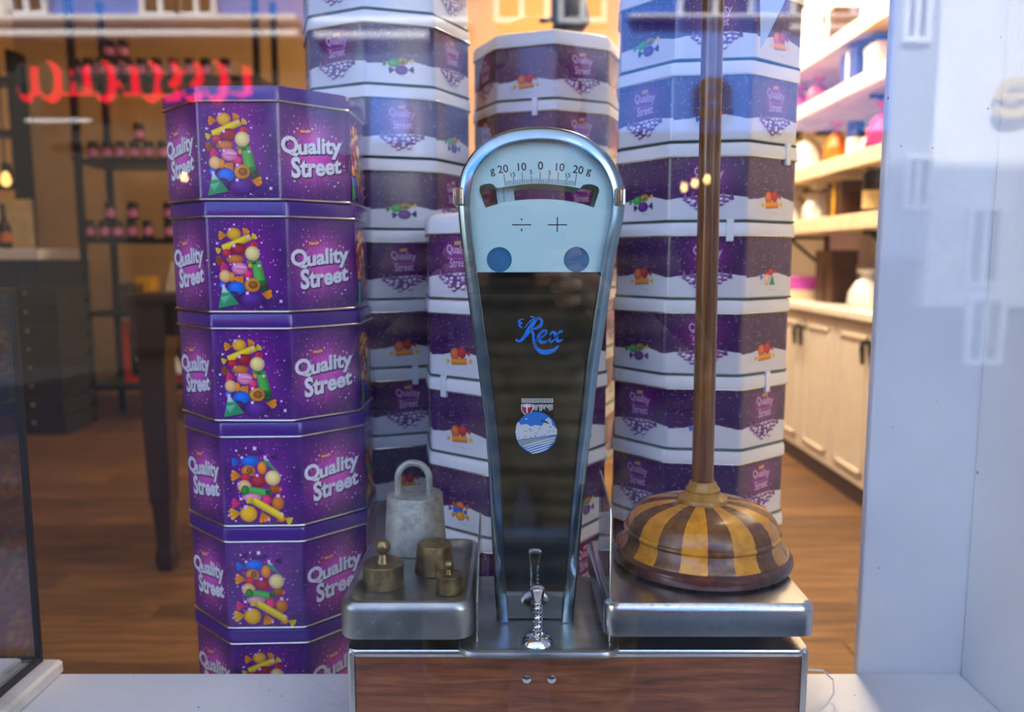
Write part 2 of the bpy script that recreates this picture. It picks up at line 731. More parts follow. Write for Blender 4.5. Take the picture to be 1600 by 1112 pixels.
def wood(name, dark, mid, light_, rough=0.25, coat=0.3, sc_=(4, 4, 40), scale=3.0):
    n = NT(name)
    g = n.noise(n.mapping(n.coord(), sc_), scale, 5, 0.6, 0.5)
    M[name] = n.bsdf(n.ramp(g, [(0.25, lin(dark)), (0.5, lin(mid)), (0.75, lin(light_))]), rough, coat=coat)


wood('wood_yellow', (190, 112, 10), (222, 146, 22), (240, 170, 44), sc_=(30, 30, 30))
wood('wood_brown', (80, 42, 10), (114, 66, 20), (144, 90, 32), sc_=(30, 30, 30))
wood('wood_red', (60, 26, 16), (88, 40, 24), (112, 56, 34), sc_=(30, 30, 30))
wood('wood_collar', (150, 100, 26), (178, 124, 40), (196, 146, 60), sc_=(30, 30, 30))
wood('wood_pole', (78, 42, 16), (118, 68, 26), (158, 98, 42), sc_=(60, 60, 3), scale=2.5)


def purple_body(name, logo):
    n = NT(name)
    uv = n.t.nodes.new('ShaderNodeUVMap')
    u, v_, _ = n.sep(uv.outputs[0])
    oi = n.t.nodes.new('ShaderNodeObjectInfo')
    dv = n.m_('SUBTRACT', v_, 0.062)
    rr = n.m_('SQRT', n.m_('ADD', n.m_('MULTIPLY', u, u), n.m_('MULTIPLY', dv, dv)))
    base = n.ramp(n.m_('MULTIPLY', n.noise(uv.outputs[0], 22, 2), 1.0), [(0.3, lin((48, 4, 92))), (0.7, lin((86, 12, 128)))])
    if logo:
        ang = n.m_('ARCTAN2', dv, u)
        ray = n.noise(n.comb(n.m_('MULTIPLY', n.m_('COSINE', ang), 6), n.m_('MULTIPLY', n.m_('SINE', ang), 6), 0.0), 2.2, 3, 0.7)
        glow = n.m_('EXPONENT', n.m_('MULTIPLY', n.m_('MULTIPLY', rr, rr), -900.0))
        f = n.m_('MULTIPLY', glow, n.m_('MULTIPLY_ADD', ray, 2.6, -0.25), clamp=True)
        c = n.mix(f, base, lin((236, 96, 206)))
    else:
        glow = n.m_('EXPONENT', n.m_('MULTIPLY', n.m_('ADD', n.m_('MULTIPLY', n.m_('MULTIPLY', u, u), 1100.0), n.m_('MULTIPLY', n.m_('MULTIPLY', dv, dv), 420.0)), -1.0))
        c = n.mix(n.m_('MULTIPLY', glow, 0.75), base, lin((160, 22, 170)))
    for scl, thr, keep in ((230, 0.10, 0.72), (110, 0.07, 0.6)):
        d, cl = n.voronoi(uv.outputs[0], scl)
        cs = n.sep(cl)
        dot = n.m_('MULTIPLY', n.m_('LESS_THAN', d, n.m_('MULTIPLY', cs[1], thr * 1.7)), n.m_('GREATER_THAN', cs[0], keep))
        near = n.m_('EXPONENT', n.m_('MULTIPLY', n.m_('MULTIPLY', rr, rr), -420.0 if logo else -300.0))
        c = n.mix(n.m_('MULTIPLY', dot, n.m_('MULTIPLY', near, 1.1), clamp=True), c, lin((246, 206, 250)))
    M[name] = n.bsdf(c, 0.24, 0.0, 0.6, coat=0.25)


purple_body('tin_purple_logo', True)
purple_body('tin_purple_sweets', False)
plain('lid_purple', (66, 14, 126), 0.2, vary=0.05, scale=6, coat=0.3)


def winter_body(name, logo):
    n = NT(name)
    uv = n.t.nodes.new('ShaderNodeUVMap')
    u, v_, _ = n.sep(uv.outputs[0])
    base = n.ramp(n.noise(uv.outputs[0], 16, 3), [(0.3, lin((40, 10, 62))), (0.7, lin((68, 20, 94)))])
    if logo:
        du, dv = u, n.m_('SUBTRACT', v_, 0.062)
        rr = n.m_('ADD', n.m_('MULTIPLY', du, du), n.m_('MULTIPLY', dv, dv))
        base = n.mix(n.m_('MULTIPLY', n.m_('EXPONENT', n.m_('MULTIPLY', rr, -1500.0)), 0.75), base, lin((150, 40, 140)))
    for scl, thr, keep in ((190, 0.11, 0.72), (85, 0.055, 0.6), (330, 0.13, 0.82)):
        d, cl = n.voronoi(uv.outputs[0], scl)
        cs = n.sep(cl)
        dot = n.m_('MULTIPLY', n.m_('LESS_THAN', d, n.m_('MULTIPLY', cs[1], thr * 1.6)), n.m_('GREATER_THAN', cs[0], keep))
        base = n.mix(n.m_('MULTIPLY', dot, 0.75), base, lin((196, 160, 214)))
    wv = n.m_('MULTIPLY', n.m_('SINE', n.m_('MULTIPLY_ADD', u, 58.0 if not logo else 40.0, 1.2)), 0.0035)
    hill = n.m_('ADD', n.m_('ADD', wv, n.m_('MULTIPLY', n.noise(uv.outputs[0], 60, 2), 0.004)), 0.0325)
    snow = n.m_('LESS_THAN', v_, hill)
    c = n.mix(snow, base, n.ramp(n.noise(uv.outputs[0], 9, 2), [(0.3, lin((206, 210, 218))), (0.7, lin((228, 230, 234)))]))
    M[name] = n.bsdf(c, 0.24, 0.0, 0.6, coat=0.25)


winter_body('tin_winter_logo', True)
winter_body('tin_winter_sweets', False)

# ------------------------------------------------------------------ the setting: shop room
SILL = 0.662
X_REVEAL = 0.585
GLASS_Y = 0.45


def struct(name, mb, mat, label=None, parent=None, smooth=False):
    o = mb.build(name, mat, parent, smooth)
    o['kind'] = 'structure'
    if label:
        o['label'] = label
    return o


fl = struct('floor', MB().box((-7, 1.02, -0.08), (2.3, 8.6, -0.006)), 'dark_wood', 'brown wooden plank floor of the shop')
plank = MB().box((-0.9, -0.0685, -0.006), (0.9, 0.0685, 0.0), bev=0.0015).mesh('plank', 'floor_plank')
yy = 1.10
row = 0
while yy < 7.0:
    off = (row * 0.67) % 1.8
    x = -5.9 + off
    while x < 2.9:
        px_edge = 800 + x * FPX / yy
        if x - 0.9 < 2.1:
            p = link('plank', plank, fl, Vector((x, yy, 0)) - fl.location)
        x += 1.803
    yy += 0.139
    row += 1
struct('wall_back', MB().box((-4.15, 7.0, 0), (2.3, 7.15, 3.5)), 'amber_wall', 'warm amber plastered back wall of the shop')
struct('wall_alcove', MB().box((-7, 8.5, 0), (-4.0, 8.6, 3.5)), 'beige_wall', 'beige wall of the alcove beyond the back wall')
struct('wall_left', MB().box((-7.1, 0.5, 0), (-7, 8.6, 3.5)), 'beige_wall', 'beige side wall on the left of the shop')
struct('wall_right', MB().box((2.05, 1.0, 0), (2.2, 7.0, 3.5)), 'plaster', 'white side wall behind the lit shelves')
struct('ceiling', MB().box((-7, 0.5, 3.5), (2.3, 8.6, 3.6)), 'ceiling_white', 'pale ceiling of the shop')
struct('window_sill', MB().box((-1.6, 0.30, 0.50), (X_REVEAL, 1.0, SILL), bev=0.004), 'white_paint', 'white painted window sill under the weighing scale')
struct('wall_parapet', MB().box((-7, 0.52, -0.2), (2.3, 0.98, 0.50)), 'plaster', 'wall below the window sill')
struct('trim_1', MB().box((0.4515, 1.0, 0.3), (X_REVEAL + 0.02, 1.016, 3.5), bev=0.003), 'white_paint', 'white upright panel closing the right side of the display')
struct('wall_reveal', MB().box((X_REVEAL, 0.30, 0.3), (0.95, 1.0, 3.5), bev=0.004), 'white_paint', 'white painted window reveal on the right')
struct('wall_partition', MB().box((0.605, 1.0, 0), (2.1, 1.016, 3.5)), 'plaster', 'white partition behind the right window reveal')
# front of our own building over the window (shades the street side)
struct('wall_front', MB().box((-8, 0.30, 3.0), (8, 0.80, 10.6)), 'plaster', 'upper front wall over the shop window')
struct('wall_front_right', MB().box((0.95, 0.3, -0.2), (8, 0.5, 3.0)), 'plaster', 'front wall right of the shop window')
struct('wall_front_left', MB().box((-8, 0.3, -0.2), (-1.9, 0.5, 3.0)), 'plaster', 'front wall left of the shop window')
struct('trim_2', MB().box((-1.9, 0.425, 0.60), (0.95, 0.478, 0.775), bev=0.006), 'added_rail_slate', 'unseen slate blue window rail, added to darken the reflections in the steel')  # unseen rail, added so the steel caps mirror dark blue
wp = struct('window_1', MB().box((-1.9, GLASS_Y, 0.5), (0.95, GLASS_Y + 0.001, 3.0)), 'window_glass', 'large clear shop window pane reflecting the street')

# ------------------------------------------------------------------ the street, seen mirrored in the pane
FY = -9.0
VY = 2 * GLASS_Y - FY       # where the mirrored front appears


def fac(px, py):
    q = at(px, py, VY)
    return q.x, q.z


struct('road', MB().box((-16, -14, -0.3), (16, 0.3, -0.16)), 'road_grey', 'grey street in front of the shop')


def facade(name, label, x0, x1, ztop, mat, parts, zbase=2.45, low='facade_dark'):
    t = thing(name, ((x0 + x1) / 2, FY, -0.16), label, 'building')
    MB().box((x0, FY - 1.0, zbase), (x1, FY, ztop)).build('wall', mat, t)
    MB().box((x0, FY - 1.0, -0.16), (x1, FY - 0.25, zbase)).build('shopfront', low, t)
    for p in parts:
        p(t)
    return t


def win(x0, x1, z0, z1, frame='facade_white', cols=2):
    def f(t):
        m = MB()
        b = 0.06
        for a, c in (((x0 - b, z0 - b), (x1 + b, z0)), ((x0 - b, z1), (x1 + b, z1 + b)), ((x0 - b, z0), (x0, z1)), ((x1, z0), (x1 + b, z1))):
            m.box((a[0], FY, a[1]), (c[0], FY + 0.08, c[1]))
        for i in range(1, cols):
            xm = x0 + (x1 - x0) * i / cols
            m.box((xm - 0.03, FY, z0), (xm + 0.03, FY + 0.06, z1))
        fr = m.build('window_frame', frame, t)
        MB().box((x0, FY + 0.005, z0), (x1, FY + 0.02, z1)).build('pane', 'window_dark', fr)
    return f


def band(x0, x1, z0, z1, mat, d=0.14):
    def f(t):
        MB().box((x0, FY, z0), (x1, FY + d, z1), bev=0.02).build('cornice', mat, t)
    return f


def pw(a, b, c, d, **k):
    p, q = fac(a, d), fac(b, c)
    return win(p[0], q[0], p[1], q[1], **k)


def pb(a, b, c, d, mat, dep=0.14):
    p, q = fac(a, d), fac(b, c)
    return band(p[0], q[0], p[1], q[1], mat, dep)


xa, xb, xc, xd = fac(-700, 60)[0], fac(478, 60)[0], fac(690, 60)[0], fac(965, 60)[0]
zA = fac(200, 62)[1]
bl = facade('restaurant_building', 'white restaurant front with a red glowing sign, mirrored in the window glass', xa, xb, 7.2, 'facade_blue',
            [pw(-8, 12, -60, 22), pw(20, 66, -60, 20), pw(230, 274, -60, 22), pw(286, 330, -60, 22),
             pb(-700, 470, 29, 40, 'facade_white', 0.2), pb(-700, 470, 49, 62, 'facade_white', 0.12), pb(45, 148, 187, 195, 'facade_white', 0.1)], zbase=zA, low='facade_dark')
# sign letters, thick strokes in front of a red glowing backing
LET = {'O': [[(math.cos(2 * PI * k / 16) * 0.5, math.sin(2 * PI * k / 16)) for k in range(17)]],
       'S': [[(0.5, 0.62), (0.30, 0.95), (-0.15, 1.0), (-0.5, 0.66), (-0.32, 0.25), (0.30, -0.15), (0.5, -0.60), (0.15, -1.0), (-0.30, -0.95), (-0.52, -0.60)]],
       'R': [[(-0.5, -1.0), (-0.5, 1.0), (0.1, 1.0), (0.5, 0.62), (0.42, 0.2), (0.0, 0.02), (-0.4, 0.02)], [(0.0, 0.0), (0.52, -1.0)]],
       'P': [[(-0.5, -1.0), (-0.5, 1.0), (0.1, 1.0), (0.5, 0.62), (0.42, 0.1), (0.0, -0.08), (-0.4, -0.08)]],
       'M': [[(-0.75, -1.0), (-0.68, 1.0), (0.0, -0.2), (0.68, 1.0), (0.75, -1.0)]],
       'D': [[(-0.45, -1.0), (-0.45, 1.0), (0.1, 0.95), (0.5, 0.4), (0.5, -0.4), (0.1, -0.95), (-0.45, -1.0)]]}


def letter(m, ch, x, z, hw, hh, wd, y0, y1):
    for pl_ in LET[ch]:
        pts = [Vector((x - a_ * hw, z + b_ * hh)) for a_, b_ in pl_]
        L_, R_ = [], []
        for i, p in enumerate(pts):
            d = (pts[min(i + 1, len(pts) - 1)] - pts[max(i - 1, 0)]).normalized()
            nn = Vector((-d.y, d.x)) * wd / 2
            L_.append(p + nn)
            R_.append(p - nn)
        k = len(pts)
        for i in range(k - 1):
            q = [L_[i], L_[i + 1], R_[i + 1], R_[i]]
            m.loft([[(p.x, y, p.y) for p in q] for y in (y0, y1)])


HH = (fac(100, 101)[1] - fac(100, 152)[1]) / 2 * 0.80
for ch, px in zip('ROSSOPOMOD', (372, 336, 300, 266, 235, 198, 163, 120, 79, 44)):
    x, z = fac(px, 126)
    m = MB()
    letter(m, ch, x, z, 0.084 if ch != 'M' else 0.105, HH, 0.092, FY + 0.085, FY + 0.105)
    lt = m.build('sign_letter', 'sign_black', bl)
    m = MB()
    letter(m, ch, x + 0.034, z - 0.030, 0.084 if ch != 'M' else 0.105, HH, 0.190, FY + 0.05, FY + 0.07)
    m.build('letter_glow', 'neon_red', lt)

bc = facade('corner_building', 'slate blue front with white bands beside the restaurant, mirrored in the glass', xb, xd, 7.0, 'facade_brick',
            [pb(495, 735, 33, 44, 'facade_white', 0.2), pb(495, 672, 53, 67, 'facade_white', 0.16), pb(585, 640, 150, 228, 'facade_blue', 0.2), pw(780, 850, -40, 30), pw(880, 940, -40, 30)], zbase=fac(600, 240)[1])
bb = facade('blue_shop_building', 'pale blue shop front with dark lettering, mirrored in the window glass', xd, fac(1398, 60)[0], 7.4, 'facade_blue',
            [pw(1065, 1170, -60, 24), pw(1240, 1330, -60, 40), pb(980, 1385, 26, 34, 'facade_white', 0.15)], zbase=fac(1100, 205)[1])
facade('added_grey_house', 'added narrow grey house between the blue shop and the cream corner, mirrored in the glass', fac(1399, 60)[0], fac(1467, 60)[0], 7.0, 'facade_grey', [pw(1415, 1448, -40, 60), pw(1415, 1448, 250, 320)], zbase=1.2)  # house invented to tone down the blue haze mirrored over the reveal
bw = facade('white_corner_building', 'tall cream white front with large lettering at the far right, mirrored in the glass', fac(1468, 60)[0], 12, 7.6, 'facade_white',  # left edge set to imitate the lit patch on the reveal
            [pw(1510, 1560, 330, 440), pw(1510, 1560, 470, 560)], zbase=0.6)
for px, bld in ((1109, bb), (1575, bw)):
    x, z = fac(px, 156)
    vs, f, tw, th = text('e', 0.01, 5)
    H = 0.47
    m = MB()
    for yy_ in (0.0, 0.06):
        m.add([(x - a * H / tw * 1.0, FY + 0.1 + yy_, z + b * H / th) for a, b in vs], f)
    m.build('sign_letter', 'sign_black' if bld is bb else 'paper_cream', bld)
# lamps of the shops opposite
for i, (px, py, lab) in enumerate(((1055, 299, 'leftmost of three warm bulbs mirrored on the right tins'), (1071, 293, 'middle of three warm bulbs mirrored on the right tins'),
                                   (1089, 287, 'rightmost of three warm bulbs mirrored on the right tins'), (314, 284, 'warm bulb mirrored on the left purple stack'))):
    x, z = fac(px, py)
    t = thing('street_bulb', (x, FY + 0.5, z), lab, 'lamp', 'lamps of the shops opposite')
    MB().lathe([(0.001, -0.035), (0.02, -0.03), (0.03, -0.01), (0.026, 0.02), (0.016, 0.05)], (x, FY + 0.5, z), 12).build('bulb', 'bulb_warm', t, True)
    MB().lathe([(0.02, 0.05), (0.022, 0.09), (0.008, 0.1), (0.006, 0.2)], (x, FY + 0.5, z), 10).build('socket', 'black_metal', t, True)
    MB().bar((x, FY - 0.25, z + 0.2), (x, FY + 0.51, z + 0.2), 0.02, 0.02).build('bracket', 'black_metal', t)


# ------------------------------------------------------------------ octagonal tins
def octa(ap, r, z, n=3):
    """octagon with rounded corners, face 0 towards -Y; apothem ap"""
    pts = []
    for k in range(8):
        nk = R(-90 + 45 * k)
        cd = nk + R(22.5)
        cx, cy = (ap - r) / math.cos(R(22.5)) * math.cos(cd), (ap - r) / math.cos(R(22.5)) * math.sin(cd)
        for i in range(n + 1):
            t = nk + R(45) * i / n
            pts.append((cx + r * math.cos(t), cy + r * math.sin(t), z))
    return pts


def tin_body_mesh(name, ap, r, z0, z1, mats):
    n = 3
    ring0, ring1 = octa(ap, r, z0, n), octa(ap, r, z1, n)
    N = len(ring0)
    verts = ring0 + ring1
    faces, mi, uvs = [], [], []
    half = (ap - r) * math.tan(R(22.5))
    seg = r * R(45) / n
    # corner k arcs live at indices k*(n+1) .. k*(n+1)+n ; flat face k lies between corner k-1 and corner k
    for k in range(8):
        cells = []
        p = ((k - 1) % 8) * (n + 1) + n
        q = k * (n + 1)
        cells.append((p, q, -half, half, k))
        for i in range(n):
            a_, b_ = q + i, q + i + 1
            if i < n / 2 - 0.5 or (n % 2 and i == n // 2):
                cells.append((a_, b_, half + seg * i, half + seg * (i + 1), k))
            else:
                cells.append((a_, b_, -half - seg * (n - i), -half - seg * (n - i - 1), k + 1))
        for a_, b_, u0, u1, kk in cells:
            faces.append((a_, b_, N + b_, N + a_))
            mi.append(kk % 2)
            uvs.append(((u0, z0), (u1, z0), (u1, z1), (u0, z1)))
    faces.append(tuple(range(N - 1, -1, -1)))
    mi.append(0)
    uvs.append(tuple((0, 0) for _ in range(N)))
    faces.append(tuple(N + j for j in range(N)))
    mi.append(0)
    uvs.append(tuple((0, 0) for _ in range(N)))
    me = bpy.data.meshes.new(name)
    me.from_pydata(verts, [], faces)
    for m in mats:
        me.materials.append(M[m])
    me.polygons.foreach_set('material_index', mi)
    uvl = me.uv_layers.new(name='UVMap')
    for p, us in zip(me.polygons, uvs):
        for li, u_ in zip(p.loop_indices, us):
            uvl.data[li].uv = u_
    for p in me.polygons:
        p.use_smooth = len(p.vertices) == 4
    for e in me.edges:
        a_, b_ = e.vertices
        if (a_ < N) == (b_ < N):
            e.use_edge_sharp = True
    return me


def loft_oct(levels, mat, name, smooth=True):
    return MB().loft([octa(a_, r_, z_) for a_, r_, z_ in levels]).mesh(name, mat, smooth=smooth)


# --- purple tin with sweets
PA, PH = 0.125, 0.1438
PBODY = PH - 0.020
P_body = tin_body_mesh('body', PA, 0.014, 0.002, PBODY, ['tin_purple_sweets', 'tin_purple_logo'])
P_lid = loft_oct([(PA + 0.0022, 0.016, PBODY), (PA + 0.0022, 0.016, PH - 0.004), (PA + 0.001, 0.015, PH - 0.0015), (PA - 0.003, 0.012, PH), (PA - 0.008, 0.010, PH - 0.002)], 'lid_purple', 'lid')


def rim_mesh(ap, r, z, h, name, mat):
    lv = []
    for i in range(7):
        t = -PI / 2 + PI * i / 6
        lv.append((ap + h * 0.6 * math.cos(t), r + h * 0.6 * math.cos(t), z + h / 2 * math.sin(t)))
    return loft_oct(lv, mat, name)


P_lrim = rim_mesh(PA + 0.002, 0.016, PBODY, 0.0032, 'lid_rim', 'rim_silver')
P_brim = rim_mesh(PA + 0.0003, 0.0145, 0.0018, 0.0036, 'base_rim', 'rim_silver')


def logo_print(y0, width, cz, winter=False):
    p = Print(y0)
    if not winter:
        w_ = width
        # two bent lines of bold letters with a dark drop shade
        for dx, dz, o_, c_ in ((0.0012, -0.0014, 0.062, (30, 6, 54)), (0.0, 0.0, 0.036, (240, 238, 248))):
            p.text('Q', -0.0345 + dx, cz + 0.0095 + dz, w_ * 0.25 + o_ * 0.03, c_, o_, height=0.0250 + o_ * 0.03, rot=0.10)
            p.text('uality', 0.0095 + dx, cz + 0.0108 + dz, w_ * 0.68 + o_ * 0.03, c_, o_, height=0.0265 + o_ * 0.03, slope=0.10, arc=-0.0015, grow=0.08)
            p.text('Street', 0.0035 + dx, cz - 0.0140 + dz, w_ * 0.78 + o_ * 0.03, c_, o_, height=0.0235 + o_ * 0.03, slope=0.11, arc=0.0012, grow=-0.12)
        q = [(-0.0225 + dx, cz + 0.0255 + dz) for dx, dz in ((0, 0.001), (0.003, 0), (0.018, 0.0025), (0.0205, 0.004), (0.020, 0.0095), (0.004, 0.0075), (0.0005, 0.009))]
        p.poly(q, (205, 40, 50), (170, 20, 40))
        p.text('Nestle', -0.0118, cz + 0.0308, 0.0145, (250, 226, 226), 0.02, height=0.0042, slope=0.12)
        rr = random.Random(3)
        for i in range(34):
            t = rr.uniform(0, 2 * PI)
            q_ = rr.uniform(0.030, 0.048)
            p.spark(q_ * 0.98 * math.cos(t), cz + q_ * math.sin(t), rr.choice((0.0007, 0.0011, 0.0017)))
    else:
        c_ = (206, 176, 214)
        p.poly([(-0.006, cz + 0.0155), (0.006, cz + 0.0165), (0.0062, cz + 0.0215), (-0.0058, cz + 0.0205)], (206, 158, 96))
        p.text('Quality', 0.0, cz + 0.0078, 0.0405, c_, 0.012, height=0.0155, slope=-0.06, arc=0.0)
        p.text('Street', 0.001, cz - 0.0085, 0.031, c_, 0.012, height=0.0125, slope=0.06)
        pts = [(-0.019 + 0.038 * i / 8, cz - 0.0005 - 0.0022 * math.sin(PI * i / 8)) for i in range(9)]
        p.poly(pts + [(x_, y_ - 0.0008) for x_, y_ in reversed(pts)], (190, 110, 190))
    return p


def village(p, cz):
    """cluster of snowy roofs and fir trees printed below the lettering"""
    rr = random.Random(11)
    p.poly([(-0.037, cz + 0.001), (-0.02, cz + 0.006), (0.0, cz + 0.003), (0.02, cz + 0.007), (0.036, cz + 0.004), (0.012, cz - 0.011), (-0.006, cz - 0.018), (-0.018, cz - 0.010)], (112, 60, 128))
    for i in range(7):
        u = -0.032 + 0.0105 * i + rr.uniform(-0.002, 0.002)
        h = rr.uniform(0.009, 0.015)
        p.poly([(u - 0.0035, cz), (u + 0.0035, cz), (u, cz + h)], rr.choice(((126, 70, 140), (150, 92, 160), (104, 52, 124))))
    for rowi in range(4):
        half_ = 0.027 - rowi * 0.0065
        m_ = max(2, 7 - rowi * 2)
        for i in range(m_):
            u = -half_ + 2 * half_ * i / max(1, m_ - 1) + rr.uniform(-0.0025, 0.0025)
            zc = cz - 0.001 - rowi * 0.0045 + rr.uniform(-0.002, 0.002)
            p.poly([(u - 0.0028, zc - 0.003), (u + 0.0028, zc - 0.003), (u + 0.0028, zc), (u - 0.0028, zc)], rr.choice(((120, 76, 140), (140, 96, 158), (96, 50, 116))))
            p.poly([(u - 0.0036, zc - 0.0005), (u + 0.0036, zc - 0.0003), (u + 0.0018, zc + 0.003), (u - 0.0016, zc + 0.003)], rr.choice(((228, 222, 238), (206, 192, 222), (238, 236, 244))))


GOLD, ORG, RED, DRED, CREAM = (238, 172, 30), (250, 142, 20), (206, 30, 66), (158, 20, 46), (246, 214, 140)
GRN, DGRN, PINK, LPINK, PEACH = (76, 168, 70), (14, 104, 46), (232, 44, 112), (240, 140, 180), (246, 186, 120)
BLUE, PUR, BRN, YEL, TEAL = (0, 104, 214), (84, 26, 134), (156, 72, 22), (240, 200, 40), (52, 172, 112)


def sweets_print(kind):
    p = Print(-(PA + 0.00005))
    if kind == 'a':
        def T(x, y):
            return ((x / 7.41 + 300 - 389) / 1348, 0.0640 - ((y / 7.41 + 160) - 231) / 1340)
        S = 1 / (7.41 * 1348)
        L = [('f', 370, 170, 75, 180, ORG), ('f', 640, 140, 65, 60, ORG), ('b', 500, 150, 92, 80, GOLD), ('b', 750, 290, 58, 48, RED), ('f', 760, 290, 40, 70, RED),
             ('r', 530, 262, 390, 90, 22, YEL), ('f', 312, 352, 55, 200, YEL), ('f', 740, 200, 58, 40, YEL), ('b', 400, 392, 62, 48, RED), ('b', 560, 342, 108, 78, DRED),
             ('b', 745, 490, 75, 55, DGRN), ('b', 730, 398, 97, 97, CREAM), ('f', 705, 500, 50, 230, GRN), ('f', 790, 500, 50, -50, GRN), ('f', 330, 485, 78, 190, BRN),
             ('b', 505, 472, 112, 58, (206, 116, 40)), ('b', 665, 660, 60, 55, PINK), ('f', 385, 575, 78, 165, PINK), ('b', 560, 590, 104, 78, LPINK), ('r', 585, 570, 120, 14, -8, (250, 190, 214)),
             ('r', 575, 600, 130, 12, -8, (214, 80, 130)), ('b', 700, 555, 34, 32, ORG), ('b', 850, 755, 62, 62, DGRN), ('r', 800, 640, 215, 140, 100, GRN), ('b', 455, 700, 45, 64, ORG), ('b', 370, 688, 78, 84, PEACH),
             ('f', 575, 715, 88, 230, ORG), ('b', 870, 850, 60, 38, (10, 70, 40)), ('f', 880, 920, 92, -10, ORG), ('b', 715, 800, 106, 94, (226, 146, 36)), ('b', 725, 800, 62, 52, (150, 84, 20)),
             ('b', 335, 800, 42, 48, BLUE), ('b', 510, 842, 116, 88, BLUE), ('b', 470, 950, 74, 72, (64, 20, 98)), ('t', (340, 795), (268, 1098), (540, 1046), TEAL), ('t', (340, 795), (318, 900), (405, 900), (210, 240, 226)),
             ('t', (300, 960), (430, 930), (350, 1050), (120, 210, 170)), ('b', 700, 988, 155, 102, PUR), ('f', 915, 1010, 90, -20, (76, 24, 118))]
        SP = [(455, 95, 26), (285, 270, 22), (500, 300, 30), (240, 535, 22), (495, 540, 28), (445, 435, 18), (815, 555, 26), (660, 720, 28), (650, 905, 30), (345, 815, 30), (1080, 1010, 28), (1035, 885, 20),
              (680, 195, 24), (820, 360, 12), (148, 485, 14), (258, 690, 14), (238, 790, 16), (515, 35, 18), (858, 262, 16), (950, 700, 12), (820, 1080, 16), (1000, 500, 10)]
    else:
        def T(x, y):
            return ((x / 7.94 + 340 - 403) / 1177, 0.0640 - ((y / 7.94 + 690) - 752) / 1185)
        S = 1 / (7.94 * 1177)
        L = [('f', 270, 120, 60, 170, (72, 12, 104)), ('b', 430, 130, 108, 44, (76, 14, 110)), ('f', 650, 195, 70, 10, (72, 10, 100)), ('f', 200, 255, 70, 180, BLUE), ('b', 360, 245, 118, 68, BLUE),
             ('t', (530, 170), (715, 405), (530, 270), TEAL), ('t', (530, 170), (600, 250), (540, 235), (220, 244, 232)), ('b', 335, 370, 88, 74, (216, 136, 40)), ('b', 350, 365, 40, 44, (140, 84, 24)), ('b', 505, 330, 58, 84, ORG),
             ('f', 200, 430, 92, 175, ORG), ('b', 300, 450, 62, 52, RED), ('b', 460, 500, 98, 84, (172, 30, 50)), ('b', 650, 600, 74, 64, (170, 80, 24)), ('f', 690, 610, 50, -10, (240, 90, 20)), ('b', 635, 460, 98, 98, CREAM),
             ('b', 280, 565, 88, 84, PEACH), ('b', 290, 620, 52, 68, (24, 134, 40)), ('r', 440, 640, 210, 110, -10, GRN), ('f', 560, 640, 60, -20, DGRN), ('b', 370, 712, 118, 54, LPINK), ('f', 190, 785, 82, 175, PINK), ('b', 550, 750, 64, 74, PINK),
             ('b', 690, 785, 78, 94, (210, 116, 28)), ('f', 175, 915, 100, 185, GOLD), ('f', 500, 945, 95, -70, ORG), ('b', 320, 920, 108, 108, (244, 180, 24)), ('b', 725, 985, 50, 48, ORG), ('r', 560, 858, 420, 96, -32, YEL),
             ('f', 365, 765, 66, 140, YEL), ('f', 800, 1000, 66, -30, YEL)]
        SP = [(425, 80, 34), (200, 105, 20), (265, 195, 24), (445, 425, 26), (550, 190, 28), (235, 725, 28), (695, 690, 34), (290, 830, 34), (730, 920, 22), (75, 940, 18), (145, 520, 14), (150, 370, 12), (740, 425, 14),
              (765, 700, 18), (570, 1000, 22), (215, 530, 24), (80, 885, 12), (160, 1010, 16), (735, 605, 12), (320, 70, 14)]
    for it in L:
        k = it[0]
        if k == 'b':
            _, x_, y_, a_, b_, c_ = it
            u, v = T(x_, y_)
            p.blob(u, v, a_ * S, b_ * S, c_)
        elif k == 'f':
            _, x_, y_, r_, an, c_ = it
            u, v = T(x_, y_)
            p.fan(u, v, r_ * S * 1.15, an, c_)
        elif k == 'r':
            _, x_, y_, l_, w_, an, c_ = it
            u, v = T(x_, y_)
            p.bar(u, v, l_ * S, w_ * S, an, c_)
        elif k == 't':
            _, A, B, C, c_ = it
            p.poly([T(*A), T(*B), T(*C)], c_, tuple(int(q * 0.75) for q in c_))
    for x_, y_, r_ in SP:
        u, v = T(x_, y_)
        p.spark(u, v, r_ * S)
    return p


P_logo = logo_print(-(PA + 0.00005), 0.094, 0.060).mesh('printed_logo')
P_sweets = {k: sweets_print(k).mesh('printed_sweets') for k in 'ab'}


def purple_tin(loc, rz, kind, label):
    t = thing('sweet_tin', loc, label, 'tin', 'purple sweet tins in the left stack', rz)
    link('body', P_body, t)
    l_ = link('lid', P_lid, t)
    link('lid_rim', P_lrim, l_)
    link('base_rim', P_brim, t)
    for k in (0, 2, 6):
        link('printed_sweets', P_sweets[kind], t, rz=R(45 * k))
    for k in (7, 1, 3):
        link('printed_logo', P_logo, t, rz=R(45 * k))
    return t


def plinth(x, y, ztop, label, half=0.07):
    m = MB().box((x - half, y - half, 0.02), (x + half, y + half, ztop - 0.012), bev=0.004)
    t = thing('display_plinth', (x, y, 0), label, 'plinth')
    m.build('column', 'plaster', t)
    MB().box((x - half - 0.01, y - half - 0.01, 0), (x + half + 0.01, y + half + 0.01, 0.02), bev=0.003).build('foot', 'plaster', t)
    MB().box((x - half - 0.015, y - half - 0.015, ztop - 0.012), (x + half + 0.015, y + half + 0.015, ztop), bev=0.003).build('top_board', 'plaster', t)


